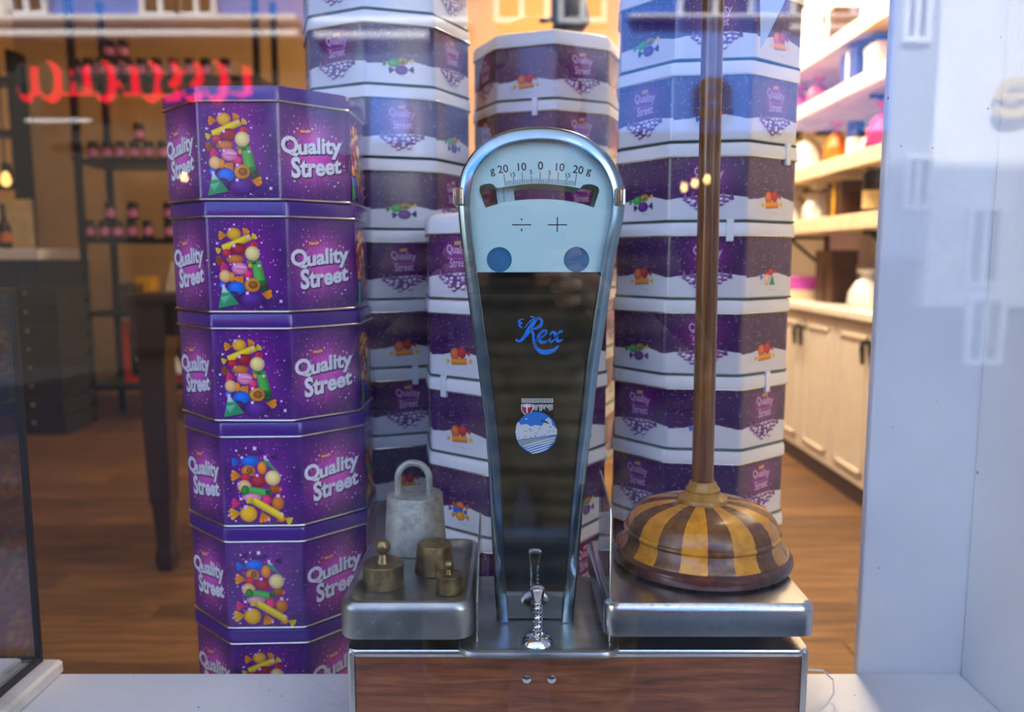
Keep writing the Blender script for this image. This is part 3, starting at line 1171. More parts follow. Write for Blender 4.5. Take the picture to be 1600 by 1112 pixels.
LY = 1.178
ord_p = ['topmost', 'second from the top', 'third from the top', 'fourth from the top', 'fifth from the top', 'lowest visible']
xs_l = [-0.346, -0.343, -0.340, -0.338, -0.337, -0.336]
rot_l = [-1.5, 0.5, -0.5, 2.0, 1.5, 2.5]
for i in range(6):
    z = 1.272 - PH * i
    purple_tin((xs_l[i], LY, z), R(rot_l[i]), 'aaabba'[i],
               'glossy purple octagonal tin printed with sweets, ' + ord_p[i] + ' in the left stack')
plinth(-0.337, LY, 1.272 - PH * 5, 'white plinth under the stack of purple tins')

# --- winter tins, purple sky over snow, white lids
WA, WH = 0.131, 0.1110
WBODY = WH - 0.020
W_body = tin_body_mesh('body', WA, 0.015, 0.002, WBODY, ['tin_winter_sweets', 'tin_winter_logo'])
W_lid = loft_oct([(WA + 0.0022, 0.017, WBODY), (WA + 0.0026, 0.017, WH - 0.008), (WA + 0.0008, 0.016, WH - 0.002), (WA - 0.003, 0.013, WH), (WA - 0.008, 0.011, WH - 0.002)], 'lid_white', 'lid')
W_lid_top = loft_oct([(WA + 0.0022, 0.017, WBODY), (WA + 0.0024, 0.017, WH - 0.004), (WA - 0.002, 0.015, WH + 0.004), (WA - 0.012, 0.011, WH + 0.009), (WA - 0.02, 0.010, WH + 0.010)], 'lid_white', 'lid')
W_lrim = rim_mesh(WA + 0.002, 0.017, WBODY, 0.0028, 'lid_rim', 'rim_silver')
W_brim = rim_mesh(WA + 0.0003, 0.0155, 0.0016, 0.0030, 'base_rim', 'rim_green')
pl = logo_print(-(WA + 0.00005), 0.05, 0.060, True)
village(pl, 0.030)
W_logo = pl.mesh('printed_logo')


def winter_sweets(kind):
    p = Print(-(WA + 0.00005))
    cz = 0.030

    def candy(u, z, ru, rv, c, ce, rot=0.0):
        d = ru * 1.35
        p.fan(u - d * math.cos(rot), z - d * math.sin(rot), rv * 1.0, 180 + math.degrees(rot), ce)
        p.fan(u + d * math.cos(rot), z + d * math.sin(rot), rv * 1.0, math.degrees(rot), ce)
        p.blob(u, z, ru, rv, c, rot)
    if kind == 'green':
        candy(0.004, cz + 0.0065, 0.0095, 0.0055, (196, 130, 50), YEL, 0.05)
        candy(-0.010, cz + 0.0035, 0.0095, 0.0062, (60, 160, 70), (20, 130, 60), 0.12)
        candy(0.002, cz - 0.0065, 0.0105, 0.0075, (92, 30, 130), (50, 30, 100), 0.06)
    elif kind == 'orange':
        p.blob(-0.007, cz + 0.005, 0.0085, 0.009, (220, 104, 52))
        p.blob(0.0065, cz + 0.0075, 0.0075, 0.0085, (190, 34, 48))
        p.fan(0.0165, cz + 0.007, 0.006, 0, (176, 26, 46))
        p.fan(-0.0185, cz - 0.006, 0.0062, 185, YEL)
        p.fan(0.0205, cz - 0.0045, 0.0062, 5, YEL)
        p.bar(0.001, cz - 0.0055, 0.0290, 0.0092, 4, (226, 140, 40))
    elif kind == 'blue':
        candy(0.001, cz + 0.0080, 0.0075, 0.0065, (222, 110, 30), (200, 80, 24))
        candy(-0.004, cz + 0.0008, 0.0095, 0.0058, (24, 84, 190), (16, 60, 160), -0.05)
        candy(0.001, cz - 0.0070, 0.0085, 0.0068, (232, 150, 30), (236, 150, 40))
    else:
        candy(0.003, cz + 0.0090, 0.0070, 0.0050, (206, 40, 66), (190, 30, 50), 0.1)
        p.blob(-0.006, cz - 0.002, 0.0052, 0.0085, (240, 190, 170))
        p.fan(-0.017, cz + 0.002, 0.006, 190, (30, 110, 210))
        p.poly([(0.000, cz - 0.010), (0.014, cz - 0.010), (0.0065, cz + 0.006)], (40, 160, 110), (20, 110, 80))
    for u, ww in ((-0.014, 0.014), (0.011, 0.012)):
        p.poly([(u - ww / 2, cz + 0.0165), (u + ww / 2, cz + 0.0165), (u + ww / 2, cz + 0.0171), (u - ww / 2, cz + 0.0171)], (140, 104, 160))
    p.poly([(0.0, cz - 0.0165), (0.014, cz - 0.0175), (0.014, cz - 0.0180), (0.0, cz - 0.0170)], (150, 150, 160))
    return p.mesh('printed_sweets')


CYC = ['green', 'orange', 'pink', 'blue']
W_sweets = {k: winter_sweets(k) for k in CYC}
def tape_mesh(xo):
    return MB().box((xo - 0.0050, -(WA + 0.0048), WBODY - 0.008), (xo + 0.0050, -(WA - 0.002), WH + 0.003), bev=0.0006).mesh('sealing_tape', 'tape_clear')




def winter_tin(loc, rz, front, first, label, group, top=False, tape=None):
    """front: 's' when a sweets face looks at the street, first: the sweets printed there (or right of the front logo)"""
    t = thing('winter_sweet_tin', loc, label, 'tin', group, rz + (0 if front == 's' else R(-45)))
    link('body', W_body, t)
    l_ = link('lid', W_lid_top if top else W_lid, t)
    link('lid_rim', W_lrim, l_)
    link('base_rim', W_brim, t)
    i0 = CYC.index(first)
    for j, k in enumerate((0, 2, 4, 6)):
        if k != 4:
            link('printed_sweets', W_sweets[CYC[(i0 + j) % 4]], t, rz=R(45 * k))
    for k in (7, 1, 3, 5):
        link('printed_logo', W_logo, t, rz=R(45 * k))
    if tape is not None:
        link('sealing_tape', tape_mesh(tape[1]), t, rz=R(45 * tape[0]))
    return t


# left-hand winter stack, behind the purple one
CX, CY = -0.2145, 1.430
words = ['cut at the frame top', 'first whole', 'second whole', 'third whole', 'fourth whole', 'fifth whole', 'sixth whole', 'seventh whole']
kin = [('s', 'orange'), ('s', 'green'), ('l', 'blue'), ('s', 'green'), ('l', 'blue'), ('s', 'orange'), ('l', 'pink'), ('s', 'orange')]
for i in range(8):
    f_, s_ = kin[i]
    winter_tin((CX + rnd.uniform(-0.0015, 0.0015), CY, 1.577 - WH * i), R(19 + rnd.uniform(-1.5, 1.5)), f_, s_,
               'snow scene sweet tin, ' + words[i] + ' in the stack behind the purple tins', 'snow scene tins behind the purple stack', tape={6: (1, 0.012)}.get(i))
plinth(CX, CY, 1.577 - WH * 7, 'white plinth under the winter tins behind the purple stack')

# middle winter stack, farthest back
MX, MY = 0.069, 1.60
mw = ['topmost', 'second', 'third', 'fourth', 'fifth', 'sixth', 'seventh']
for i in range(7):
    winter_tin((MX, MY, 1.476 - WH * i), R(-20), 's' if i < 3 or i == 5 else 'l', 'orange',
               'snow scene sweet tin, ' + mw[i] + ' in the rear stack behind the scale top', 'snow scene tins in the rear middle stack', top=(i == 0), tape={1: (0, 0.018)}.get(i))
plinth(MX, MY, 1.476 - WH * 6, 'white plinth under the rear middle winter tins')

# right winter stack
RX, RY = 0.299, 1.300
rw = ['cut off by the top edge', 'second from the top', 'third from the top', 'fourth from the top', 'fifth from the top', 'sixth from the top', 'seventh from the top', 'eighth from the top']
kr = [('l', 'green'), ('s', 'pink'), ('l', 'green'), ('l', 'orange'), ('l', 'green'), ('s', 'pink'), ('s', 'pink'), ('l', 'orange')]
tp = {1: 62, 2: 62, 3: 10, 4: 100}
for i in range(8):
    f_, s_ = kr[i]
    winter_tin((RX + rnd.uniform(-0.0015, 0.0015), RY, 1.4727 - WH * i), R(-8 + rnd.uniform(-1.5, 1.5)), f_, s_,
               'snow scene sweet tin, ' + rw[i] + ' in the stack behind the pole', 'snow scene tins in the right stack', tape={2: (2, 0.030), 3: (1, 0.030), 5: (1, 0.0)}.get(i))
plinth(RX, RY, 1.4727 - WH * 7, 'white plinth under the right winter tins')

# shorter stack right behind the scale
SX, SY = 0.004, 1.232
sw = ['topmost', 'second', 'third', 'fourth', 'fifth']
ks = [('s', 'orange'), ('l', 'orange'), ('l', 'orange'), ('l', 'blue'), ('s', 'orange')]
for i in range(5):
    f_, s_ = ks[i]
    winter_tin((SX, SY, 1.1414 - WH * i), R(8), f_, s_,
               'snow scene sweet tin, ' + sw[i] + ' in the short stack right behind the scale column', 'snow scene tins in the short stack', top=(i == 0), tape={2: (0, -0.026)}.get(i))
plinth(SX, SY, 1.1414 - WH * 4, 'white plinth under the short stack of winter tins')

# ------------------------------------------------------------------ the weighing scale
ZT = 0.857                      # top of the two caps
ZM = 0.813                      # middle plate
YF, YB = 0.770, 0.965
XL0, XL1, XR0, XR1 = -0.174, -0.0385, 0.0925, 0.3045
scale = thing('weighing_scale', (0.065, 0.87, SILL), 'old counter weighing scale of steel with painted brown reflections and a teardrop dial', 'scale')
# housing with rounded upright corners
lv = [(0.0, SILL + 0.006), (0.0, 0.8055), (0.003, 0.8062)]
MB().loft([[(x, y, z) for x, y in rrect(-0.1665 + o, 0.2995 - o, 0.777 + o, 0.958 - o, 0.012, 5)] for o, z in lv]).build('housing', 'painted_wood_reflection', scale, True)
MB().loft([[(x, y, z) for x, y in rrect(-0.1675 + o, 0.3005 - o, 0.776 + o, 0.959 - o, 0.012, 5)] for o, z in ((0.0, 0.799), (-0.001, 0.8005), (-0.001, 0.805), (0.0, 0.8065))]).build('trim_band', 'steel', scale, True)
for sx_ in (-0.1672, 0.2925):
    MB().box((sx_, 0.7755, SILL + 0.006), (sx_ + 0.0082, 0.7835, 0.8065), bev=0.003).build('corner_strip', 'steel', scale, True)
MB().box((-0.16, 0.785, SILL), (0.292, 0.95, SILL + 0.006)).build('foot_plate', 'black_metal', scale)
# left tray with a raised lip
lv = [(0.0, 0.8205), (0.0, ZT - 0.008), (0.0012, ZT - 0.003), (0.004, ZT), (0.008, ZT + 0.0005), (0.0105, ZT - 0.001), (0.014, ZT - 0.006), (0.018, ZT - 0.008)]
MB().loft([[(x, y, z) for x, y in rrect(XL0 + o, XL1 - o, YF + o, YB - o, 0.020 - o * 0.55, 6)] for o, z in lv], cap0=False).build('weight_tray', 'steel_worn', scale, True)
# right cap
lv = [(0.0, 0.8235), (0.0, ZT - 0.008), (0.0014, ZT - 0.003), (0.0045, ZT - 0.0003), (0.010, ZT)]
MB().loft([[(x, y, z) for x, y in rrect(XR0 + o, XR1 - o, YF + o, YB - o, 0.014 - o * 0.5, 6)] for o, z in lv], cap0=False).build('load_cap', 'steel', scale, True)
# middle plate with a rolled front lip
lv = [(0.004, 0.8045), (0.0, 0.8065), (0.0, ZM - 0.0045), (0.0015, ZM - 0.0012), (0.005, ZM), (0.009, ZM - 0.0015), (0.015, ZM - 0.0015)]
MB().loft([[(x, y, z) for x, y in rrect(-0.0545 + o, 0.1085 - o, 0.758 + o, YB - 0.01 - o, 0.020 - o * 0.5, 6)] for o, z in lv]).build('middle_plate', 'steel_worn', scale, True)
# two small screws on the front
for px in (823, 862):
    q = at(px, 1060, 0.776)
    m = MB()
    m.lathe([(0.0045, 0), (0.0045, 0.0012), (0.002, 0.0022), (0.0001, 0.0024)], (0, 0, 0), 12)
    m.v = [(q.x + a_, q.y - c_, q.z + b_) for a_, b_, c_ in m.v]
    m.build('screw', 'chrome', scale, True)

# ---- teardrop column
YC = 0.824
outl = [(776, 973), (769, 860), (762, 720), (754, 640), (746, 572), (738, 520), (731.5, 470), (722.5, 402), (717, 350), (715, 320), (715.5, 296), (720, 270), (729, 250), (743, 232), (761, 217), (783, 206), (808, 199.5), (838, 196.5),
        (866, 197.5), (893, 203), (918, 213), (938, 227), (955, 244), (967, 264), (975, 286), (977.5, 310), (975.5, 340), (970, 368), (963, 400), (957, 440), (950, 486), (943, 534), (936, 578), (928, 650), (920, 715), (912, 795), (905, 878), (896.5, 974)]
OUT = [at(px, py, YC) for px, py in outl]
# densify the head with a smooth curve
dense = []
for i in range(len(OUT) - 1):
    p0, p1, p2, p3 = OUT[max(i - 1, 0)], OUT[i], OUT[i + 1], OUT[min(i + 2, len(OUT) - 1)]
    for k in range(3):
        t = k / 3
        dense.append(0.5 * ((2 * p1) + (p2 - p0) * t + (2 * p0 - 5 * p1 + 4 * p2 - p3) * t * t + (3 * p1 - p0 - 3 * p2 + p3) * t ** 3))
dense.append(OUT[-1])
OUT2 = [(p.x, p.z) for p in dense]


def inset(pts, d):
    """move an open outline (clockwise from lower left) inwards"""
    r = []
    for i, p in enumerate(pts):
        a_ = pts[max(i - 1, 0)]
        b_ = pts[min(i + 1, len(pts) - 1)]
        tx, tz = b_[0] - a_[0], b_[1] - a_[1]
        l_ = math.hypot(tx, tz)
        r.append((p[0] + tz / l_ * d, p[1] - tx / l_ * d))
    return r


def strip(levels):
    """open profile swept along the outline: (inset, y)"""
    return [[(x, y, z) for x, z in inset(OUT2, d)] for d, y in levels]


colm = MB()
colm.loft(strip([(0.0, YC + 0.060), (0.0, YC + 0.0062), (0.0006, YC + 0.0048), (0.0022, YC + 0.0034), (0.0062, YC + 0.0014), (0.0104, YC + 0.0003), (0.0118, YC), (0.0126, YC + 0.0012), (0.0130, YC + 0.0075)]), closed=False, cap0=False, cap1=False)
colm.build('column_frame', 'frame_steel', scale, True)
IN = inset(OUT2, 0.0125)
zcut = at(845, 425, YC + 0.008).z


def at2(px, py, y=YC + 0.008):
    q = at(px, py, y)
    return (q.x, q.z)


upper = [p for p in IN if p[1] > zcut]
lower1 = [p for p in IN if p[1] <= zcut and p[0] < 0.02]
lower2 = [p for p in IN if p[1] <= zcut and p[0] >= 0.02]


def lerp_at(side, z):
    for a_, b_ in zip(side, side[1:]):
        if (a_[1] - z) * (b_[1] - z) <= 0 and a_[1] != b_[1]:
            t = (z - a_[1]) / (b_[1] - a_[1])
            return (a_[0] + (b_[0] - a_[0]) * t, z)
    return None


cl = lerp_at([p for p in IN if p[0] < 0.02], zcut)
cr = lerp_at([p for p in IN if p[0] >= 0.02], zcut)
upper = [cl] + upper + [cr]
winpx = [(748.5, 297), (750, 290), (757, 287), (767, 286.4), (772, 288.5), (774.5, 293), (777.7, 293.6), (793, 291), (806, 289), (818.6, 287.6), (831, 286.7), (844, 286.4), (857, 286.9), (870, 288), (883, 289.6), (896, 291.8), (907, 294), (910, 290),
         (914, 287.8), (921.5, 287), (930, 289), (935.5, 292), (937, 298), (928.5, 324.5), (912, 318.6), (895, 315), (877, 312.3), (860, 311), (844, 310.7), (825, 311.2), (807, 312.8), (795, 314.5), (783.5, 316.8), (758, 324.5)]


def holed(outer, holes, y, thick, name, mat, parent):
    polys = [[Vector((x, z, 0)) for x, z in outer]] + [[Vector((x, z, 0)) for x, z in h] for h in holes]
    tris = tessellate_polygon(polys)
    flat = [(p.x, p.y) for pl_ in polys for p in pl_]
    m = MB()
    m.add([(x, y, z) for x, z in flat], [tuple(t) for t in tris])
    m.add([(x, y + thick, z) for x, z in flat], [tuple(t) for t in tris])
    for h in [outer] + holes:
        nn = len(h)
        m.add([(x, y, z) for x, z in h] + [(x, y + thick, z) for x, z in h], [(i, (i + 1) % nn, nn + (i + 1) % nn, nn + i) for i in range(nn)])
    return m.build(name, mat, parent)


def circ(px, py, r, nn=24):
    return [at2(px + r * math.cos(2 * PI * i / nn), py + r * math.sin(2 * PI * i / nn)) for i in range(nn)]


HL = [at2(*q) for q in winpx]
dial = holed(upper, [HL, circ(780, 405.5, 19.8), circ(901, 405.5, 20)], YC + 0.010, 0.0015, 'dial_plate', 'dial_plate', scale)
# back of the column: same opening, lower part closed
back_hole = [(x * 0.97 + 0.0006, z - 0.001) for x, z in HL]
holed(IN, [back_hole], YC + 0.056, 0.002, 'back_plate', 'dial_plate', scale)
for px in (780, 901):
    m = MB()
    pts = circ(px, 405.5, 20.5)
    m.loft([[(x, y, z) for x, z in pts] for y in (YC + 0.012, YC + 0.0135)])
    m.build('dial_disc', 'dial_hole', scale)
lowp = [p for p in IN if p[1] < zcut and p[0] < 0.02]
lowp = [p for p in OUT2]
low_l = [p for p in IN if p[0] < 0.02 and p[1] <= zcut]
low_r = [p for p in IN if p[0] >= 0.02 and p[1] <= zcut]
pan = low_l + [cl, cr] + low_r
tr = tessellate_polygon([[Vector((x, z, 0)) for x, z in pan]])
m = MB()
m.add([(x, YC + 0.010, z) for x, z in pan], [tuple(t) for t in tr])
m.add([(x, YC + 0.012, z) for x, z in pan], [tuple(t) for t in tr])
m.add([(x, YC + 0.010, z) for x, z in pan] + [(x, YC + 0.012, z) for x, z in pan], [(i, (i + 1) % len(pan), len(pan) + (i + 1) % len(pan), len(pan) + i) for i in range(len(pan))])
n = NT('black_glass')
M['black_glass'] = n.bsdf(n.ramp(n.noise(n.coord(), 30, 4), [(0.3, lin((7, 9, 12))), (0.8, lin((14, 17, 21)))]), 0.05, 0.0, 0.5, coat=0.6)
for nd in n.t.nodes:
    if nd.type == 'BSDF_PRINCIPLED':
        nd.inputs['IOR'].default_value = 2.5
bpan = m.build('black_panel', 'black_glass', scale)
# clips at the shoulders
for px, py, s_ in ((716, 307, -1), (969, 308, 1)):
    q = at(px, py, YC)
    MB().box((q.x - 0.0055, YC - 0.0022, q.z - 0.0088), (q.x + 0.0055, YC + 0.03, q.z + 0.0088), bev=0.0015).build('clip', 'chrome', scale, True)
# pointer seen in the dial opening
pa = [at2(774, 291), at2(802, 288), at2(805, 319), at2(778, 322)]
m = MB().loft([[(x, y, z) for x, z in pa] for y in (YC + 0.020, YC + 0.0215)])
ptr = m.build('pointer', 'needle_plate', scale)
MB().bar(Vector((*at2(786, 291), 0)).xzy + Vector((0, YC + 0.0196, 0)), Vector((*at2(788.5, 320), 0)).xzy + Vector((0, YC + 0.0196, 0)), 0.0005, 0.0005).build('pointer_line', 'black_ink', ptr)
MB().bar(Vector((*at2(930, 293), 0)).xzy + Vector((0, YC + 0.030, 0)), Vector((*at2(924, 323), 0)).xzy + Vector((0, YC + 0.030, 0)), 0.0006, 0.0006).build('needle', 'black_ink', scale)

# ---- printing on the dial
DY = YC + 0.0099
px2m = 0.802 / FPX


def dial_text(body, px, py, hpx, rot, name='dial_figure', grow=1.0):
    vs, f, tw, th = text(body, 0.012, 4)
    h = hpx * px2m / 0.73          # capital height of the face
    x0, z0 = at2(px, py, DY)
    cs, sn = math.cos(rot), math.sin(rot)
    m = MB()
    m.add([(x0 + (a_ * cs - b_ * sn) * h * grow, DY, z0 + (a_ * sn + b_ * cs) * h) for a_, b_ in vs], f)
    return m.build(name, 'black_ink', dial)


def zp(x, y):
    return 760 + x / 8.889, 240 + y / 8.889


for body, x_, y_, hp in (('g', 88, 265, 12.2), ('20', 230, 212, 12.6), ('10', 495, 182, 12.6), ('0', 752, 166, 13.2), ('10', 1025, 187, 12.6), ('20', 1275, 222, 12.6), ('g', 1420, 268, 12.2),
                         ('15', 368, 290, 7.2), ('5', 620, 256, 7.2), ('5', 878, 266, 7.2), ('15', 1135, 298, 7.2)):
    px, py = zp(x_, y_)
    dial_text(body, px, py, hp, -(x_ - 750) / 3527)
tm = MB()
for k in range(-20, 21):
    th_ = k / 20 * 0.1372
    L_ = 165 if k % 10 == 0 else (110 if k % 5 == 0 else 66)
    c_ = (750 - 3, 415 + 3527)
    p0 = at2(*zp(c_[0] + 3527 * math.sin(th_), c_[1] - 3527 * math.cos(th_)), DY)
    p1 = at2(*zp(c_[0] + (3527 + L_) * math.sin(th_), c_[1] - (3527 + L_) * math.cos(th_)), DY)
    dx, dz = p1[0] - p0[0], p1[1] - p0[1]
    l_ = math.hypot(dx, dz)
    wd = 0.00028 if k % 5 else 0.00034
    nx, nz = -dz / l_ * wd, dx / l_ * wd
    tm.add([(p0[0] - nx, DY, p0[1] - nz), (p0[0] + nx, DY, p0[1] + nz), (p1[0] + nx, DY, p1[1] + nz), (p1[0] - nx, DY, p1[1] - nz)], [(0, 1, 2, 3)])
tm.build('dial_graduation', 'black_ink', dial)


def dial_bar(x0, y0, x1, y1, name='dial_sign', m=None):
    a_, b_ = at2(x0, y0, DY), at2(x1, y1, DY)
    m.add([(a_[0], DY, a_[1]), (b_[0], DY, a_[1]), (b_[0], DY, b_[1]), (a_[0], DY, b_[1])], [(0, 1, 2, 3)])


m = MB()
dial_bar(800, 352, 830, 350.2, m=m)
dial_bar(814, 344.5, 816, 341, m=m)
dial_bar(814, 361, 816, 357, m=m)
m.build('minus_sign', 'black_ink', dial)
m = MB()
dial_bar(856, 352, 886, 350.2, m=m)
dial_bar(869.8, 362, 871.8, 339, m=m)
m.build('plus_sign', 'black_ink', dial)

# ---- script word on the black panel, drawn with swelling strokes
plain('blue_enamel', (20, 120, 216), 0.4, vary=0.15, scale=120)
PY = YC + 0.0098


def stroke(m, pts, ws):
    pts = [Vector(p) for p in pts]
    q = []
    for i in range(len(pts) - 1):
        p0, p1, p2, p3 = pts[max(i - 1, 0)], pts[i], pts[i + 1], pts[min(i + 2, len(pts) - 1)]
        for k in range(5):
            t = k / 5
            q.append((0.5 * ((2 * p1) + (p2 - p0) * t + (2 * p0 - 5 * p1 + 4 * p2 - p3) * t * t + (3 * p1 - p0 - 3 * p2 + p3) * t ** 3), ws[i] + (ws[i + 1] - ws[i]) * t))
    q.append((pts[-1], ws[-1]))
    L_, R_ = [], []
    for i, (p, w_) in enumerate(q):
        a_ = q[max(i - 1, 0)][0]
        b_ = q[min(i + 1, len(q) - 1)][0]
        d = (b_ - a_)
        d = d.normalized() if d.length > 0 else Vector((1, 0))
        nn = Vector((-d.y, d.x)) * w_ / 2
        L_.append(p + nn)
        R_.append(p - nn)
    vs = []
    for p in L_ + R_:
        x, z = at2(790 + p.x / 4.636, 480 + p.y / 4.636, PY)
        vs.append((x, PY, z))
    k = len(L_)
    m.add(vs, [(i, i + 1, k + i + 1, k + i) for i in range(k - 1)])


m = MB()
stroke(m, [(232, 78), (196, 120), (165, 170), (135, 215), (105, 243), (78, 238), (80, 226)], [14, 28, 34, 26, 18, 12, 10])          # stem
stroke(m, [(178, 66), (205, 74), (222, 84)], [8, 12, 10])
stroke(m, [(130, 84), (104, 92), (94, 106), (118, 112), (100, 124), (108, 142), (124, 148)], [6, 10, 14, 10, 14, 12, 6])              # flourish
stroke(m, [(140, 150), (160, 120), (190, 92), (235, 78), (262, 98), (252, 130), (220, 152), (190, 160)], [6, 8, 10, 14, 20, 24, 18, 8])   # bowl
stroke(m, [(176, 158), (200, 190), (203, 240), (222, 292), (262, 322), (312, 322), (356, 304), (384, 276)], [14, 20, 18, 22, 34, 36, 22, 8])  # leg and swash
stroke(m, [(206, 238), (236, 230), (268, 212), (296, 186), (288, 168), (262, 178), (240, 208), (244, 240), (272, 254), (306, 240), (330, 222)], [6, 8, 10, 14, 18, 18, 24, 26, 20, 10, 6])   # e
stroke(m, [(318, 200), (340, 180), (362, 192), (368, 226), (384, 246), (414, 230)], [8, 18, 26, 28, 20, 8])                                # x
stroke(m, [(412, 178), (396, 174), (376, 196), (350, 236), (330, 250), (318, 240)], [22, 18, 10, 10, 16, 18])
m.build('lettering', 'blue_enamel', scale)

# ---- small crest sticker
EP = Print(PY, 0.00003)


def ep(x, y):
    return at2(790 + x / 4.636, 480 + y / 4.636, PY)


def epoly(pts, c, c2=None):
    EP.poly([ep(*p) for p in pts], c, c2)


ring = lambda cx, cy, r_, nn=36: [(cx + r_ * math.cos(2 * PI * i / nn), cy - r_ * math.sin(2 * PI * i / nn)) for i in range(nn)]
epoly([(112, 655), (348, 655), (348, 800), (112, 800)], (22, 22, 26))
epoly(ring(221, 905, 158), (18, 20, 28))
epoly([(116, 660), (344, 660), (344, 690), (116, 690)], (196, 196, 190))
rr = random.Random(5)
for i in range(16):
    x_ = 122 + i * 13.6
    epoly([(x_, 664), (x_ + 6, 664), (x_ + 5, 686), (x_ + 1, 686)], (60, 60, 60))
for i in range(13):
    x_ = 200 + i * 11
    h_ = rr.uniform(18, 50)
    epoly([(x_, 702 + rr.uniform(0, 10)), (x_ + 9, 700), (x_ + 8, 704 + h_), (x_ + 2, 702 + h_)], (206, 206, 200))
epoly([(112, 702), (155, 696), (202, 702), (200, 742), (178, 772), (154, 786), (130, 770), (113, 742)], (232, 226, 222))
epoly([(117, 707), (155, 702), (196, 707), (194, 742), (174, 767), (154, 780), (134, 766), (118, 742)], (168, 30, 44))
epoly([(118, 716), (132, 708), (155, 704), (180, 708), (194, 716), (160, 724), (160, 764), (150, 764), (150, 724)], (236, 230, 226))
epoly(ring(221, 905, 150), (34, 116, 196))
epoly([(78, 850), (92, 826), (110, 850), (150, 842), (186, 862), (214, 850), (262, 858), (288, 812), (306, 796), (330, 812), (338, 850), (372, 880), (371, 920), (84, 958), (71, 900)], (206, 208, 208))
for i in range(26):
    x_, y_ = rr.uniform(84, 350), rr.uniform(860, 950)
    epoly([(x_, y_), (x_ + rr.uniform(8, 26), y_ + rr.uniform(-4, 4)), (x_ + rr.uniform(4, 20), y_ + rr.uniform(4, 9))], rr.choice(((70, 74, 80), (120, 122, 120), (48, 52, 60))))
epoly([(86, 960), (190, 948), (364, 930), (352, 978), (180, 1000), (104, 1000)], (150, 156, 158))
for i in range(5):
    o_ = i * 17
    epoly([(120 + o_ * 0.9, 1004 + o_ * 0.75), (220 + o_ * 0.3, 970 + o_), (362 - o_ * 0.7, 936 + o_ * 1.1), (360 - o_ * 0.8, 942 + o_ * 1.15), (222 + o_ * 0.3, 978 + o_), (130 + o_ * 0.9, 1010 + o_ * 0.7)], (214, 222, 228))
epoly([(140, 806), (150, 800), (160, 806), (150, 808)], (230, 234, 236))
epoly([(250, 812), (290, 818), (320, 840), (300, 838), (262, 822)], (60, 64, 72))
link('crest_sticker', EP.mesh('crest_sticker', 'print_matt'), scale, Vector((0, 0, 0)) - wloc(scale))

# ---- glass over the dial and panel
tr = tessellate_polygon([[Vector((x, z, 0)) for x, z in IN]])
MB().add([(x, YC + 0.0078, z) for x, z in IN], [tuple(t) for t in tr]).build('cover_glass', 'clear_glass', scale)

# ---- spring-loaded knob on the middle plate
k0 = ground(840, 1004, ZM)
kn = thing('tmp', (0, 0, 0), None, None)
bpy.data.objects.remove(kn)
kx, ky, kz = k0.x, k0.y + 0.004, ZM - 0.0015
MB().lathe([(0.0162, 0), (0.0165, 0.0012), (0.0150, 0.0045), (0.011, 0.0078), (0.006, 0.0095), (0.004, 0.010)], (kx, ky, kz), 28).build('knob_base', 'chrome', scale, True)
MB().lathe([(0.0032, 0.008), (0.0032, 0.044)], (kx, ky, kz), 12).build('knob_stem', 'chrome', scale, True)
MB().tube([(kx + 0.0047 * math.cos(t), ky + 0.0047 * math.sin(t), kz + 0.010 + 0.034 * t / (2 * PI * 7)) for t in [2 * PI * 7 * i / 112 for i in range(113)]], 0.0007, 6).build('knob_spring', 'chrome', scale, True)
MB().lathe([(0.0044, 0.043), (0.0054, 0.0445), (0.0072, 0.056), (0.0074, 0.0575), (0.0062, 0.059), (0.003, 0.0602), (0.0001, 0.0605)], (kx, ky, kz), 24).build('knob_cap', 'chrome', scale, True)

# ---- upright glass guards beside the column
gx = at(961, 805, 0.785).x - 0.004
far, near = 0.885, 0.783
zn, zf = at(961, 806, near).z, at(924, 735, far).z
pts = [(near, ZM - 0.001), (near, zn), (near + 0.004, zn + 0.006), (far, zf), (far, ZM - 0.001)]
MB().loft([[(x, y, z) for y, z in pts] for x in (gx - 0.0012, gx + 0.0012)]).build('glass_guard', 'smoky_glass', scale)
MB().tube([(gx, y, z) for y, z in pts[:4]], 0.0009, 6).build('guard_edge', 'steel', scale, True)
gx2 = at(746, 900, 0.80).x
zn2 = at(752, 803, 0.88).z
pts = [(near, ZM - 0.001), (near + 0.004, 0.852), (near + 0.05, zn2 - 0.02), (far, zn2), (far, ZM - 0.001)]
MB().loft([[(x, y, z) for y, z in pts] for x in (gx2 - 0.0012, gx2 + 0.0012)]).build('glass_guard', 'smoky_glass', scale)
MB().tube([(gx2, y, z) for y, z in pts[:4]], 0.0008, 6).build('guard_edge', 'steel', scale, True)

# ------------------------------------------------------------------ weights on the tray
ZW = ZT - 0.008


def weight_spot(px, py):
    return ground(px, py, ZW)


q = weight_spot(644, 872)
bx, by, r0 = q.x, q.y + 0.036, 0.0375
t = thing('bell_weight', (bx, by, ZW), 'large grey zinc weight with a looped handle on the scale tray', 'weight')
r1 = 0.0335
hz = at(643, 770, by).z - ZW
MB().lathe([(r0 - 0.001, 0), (r0, 0.001), (r1, hz - 0.002), (r1 - 0.001, hz), (0.0001, hz + 0.0005)], (bx, by, ZW), 40).build('body', 'zinc_old', t, True)
hp = []
hr = 0.0188
base_h = hz - 0.002
top_h = at(643, 722, by).z - ZW
for i in range(21):
    a_ = PI * i / 20
    hp.append((bx - 0.001 + hr * math.cos(a_), by - 0.004 - 0.001 * math.cos(a_), ZW + top_h - hr * 0.98 + hr * math.sin(a_)))
hp = [(hp[0][0], hp[0][1], ZW + base_h)] + hp + [(hp[-1][0], hp[-1][1], ZW + base_h)]
MB().tube(hp, 0.0042, 10).build('handle', 'zinc_old', t, True)
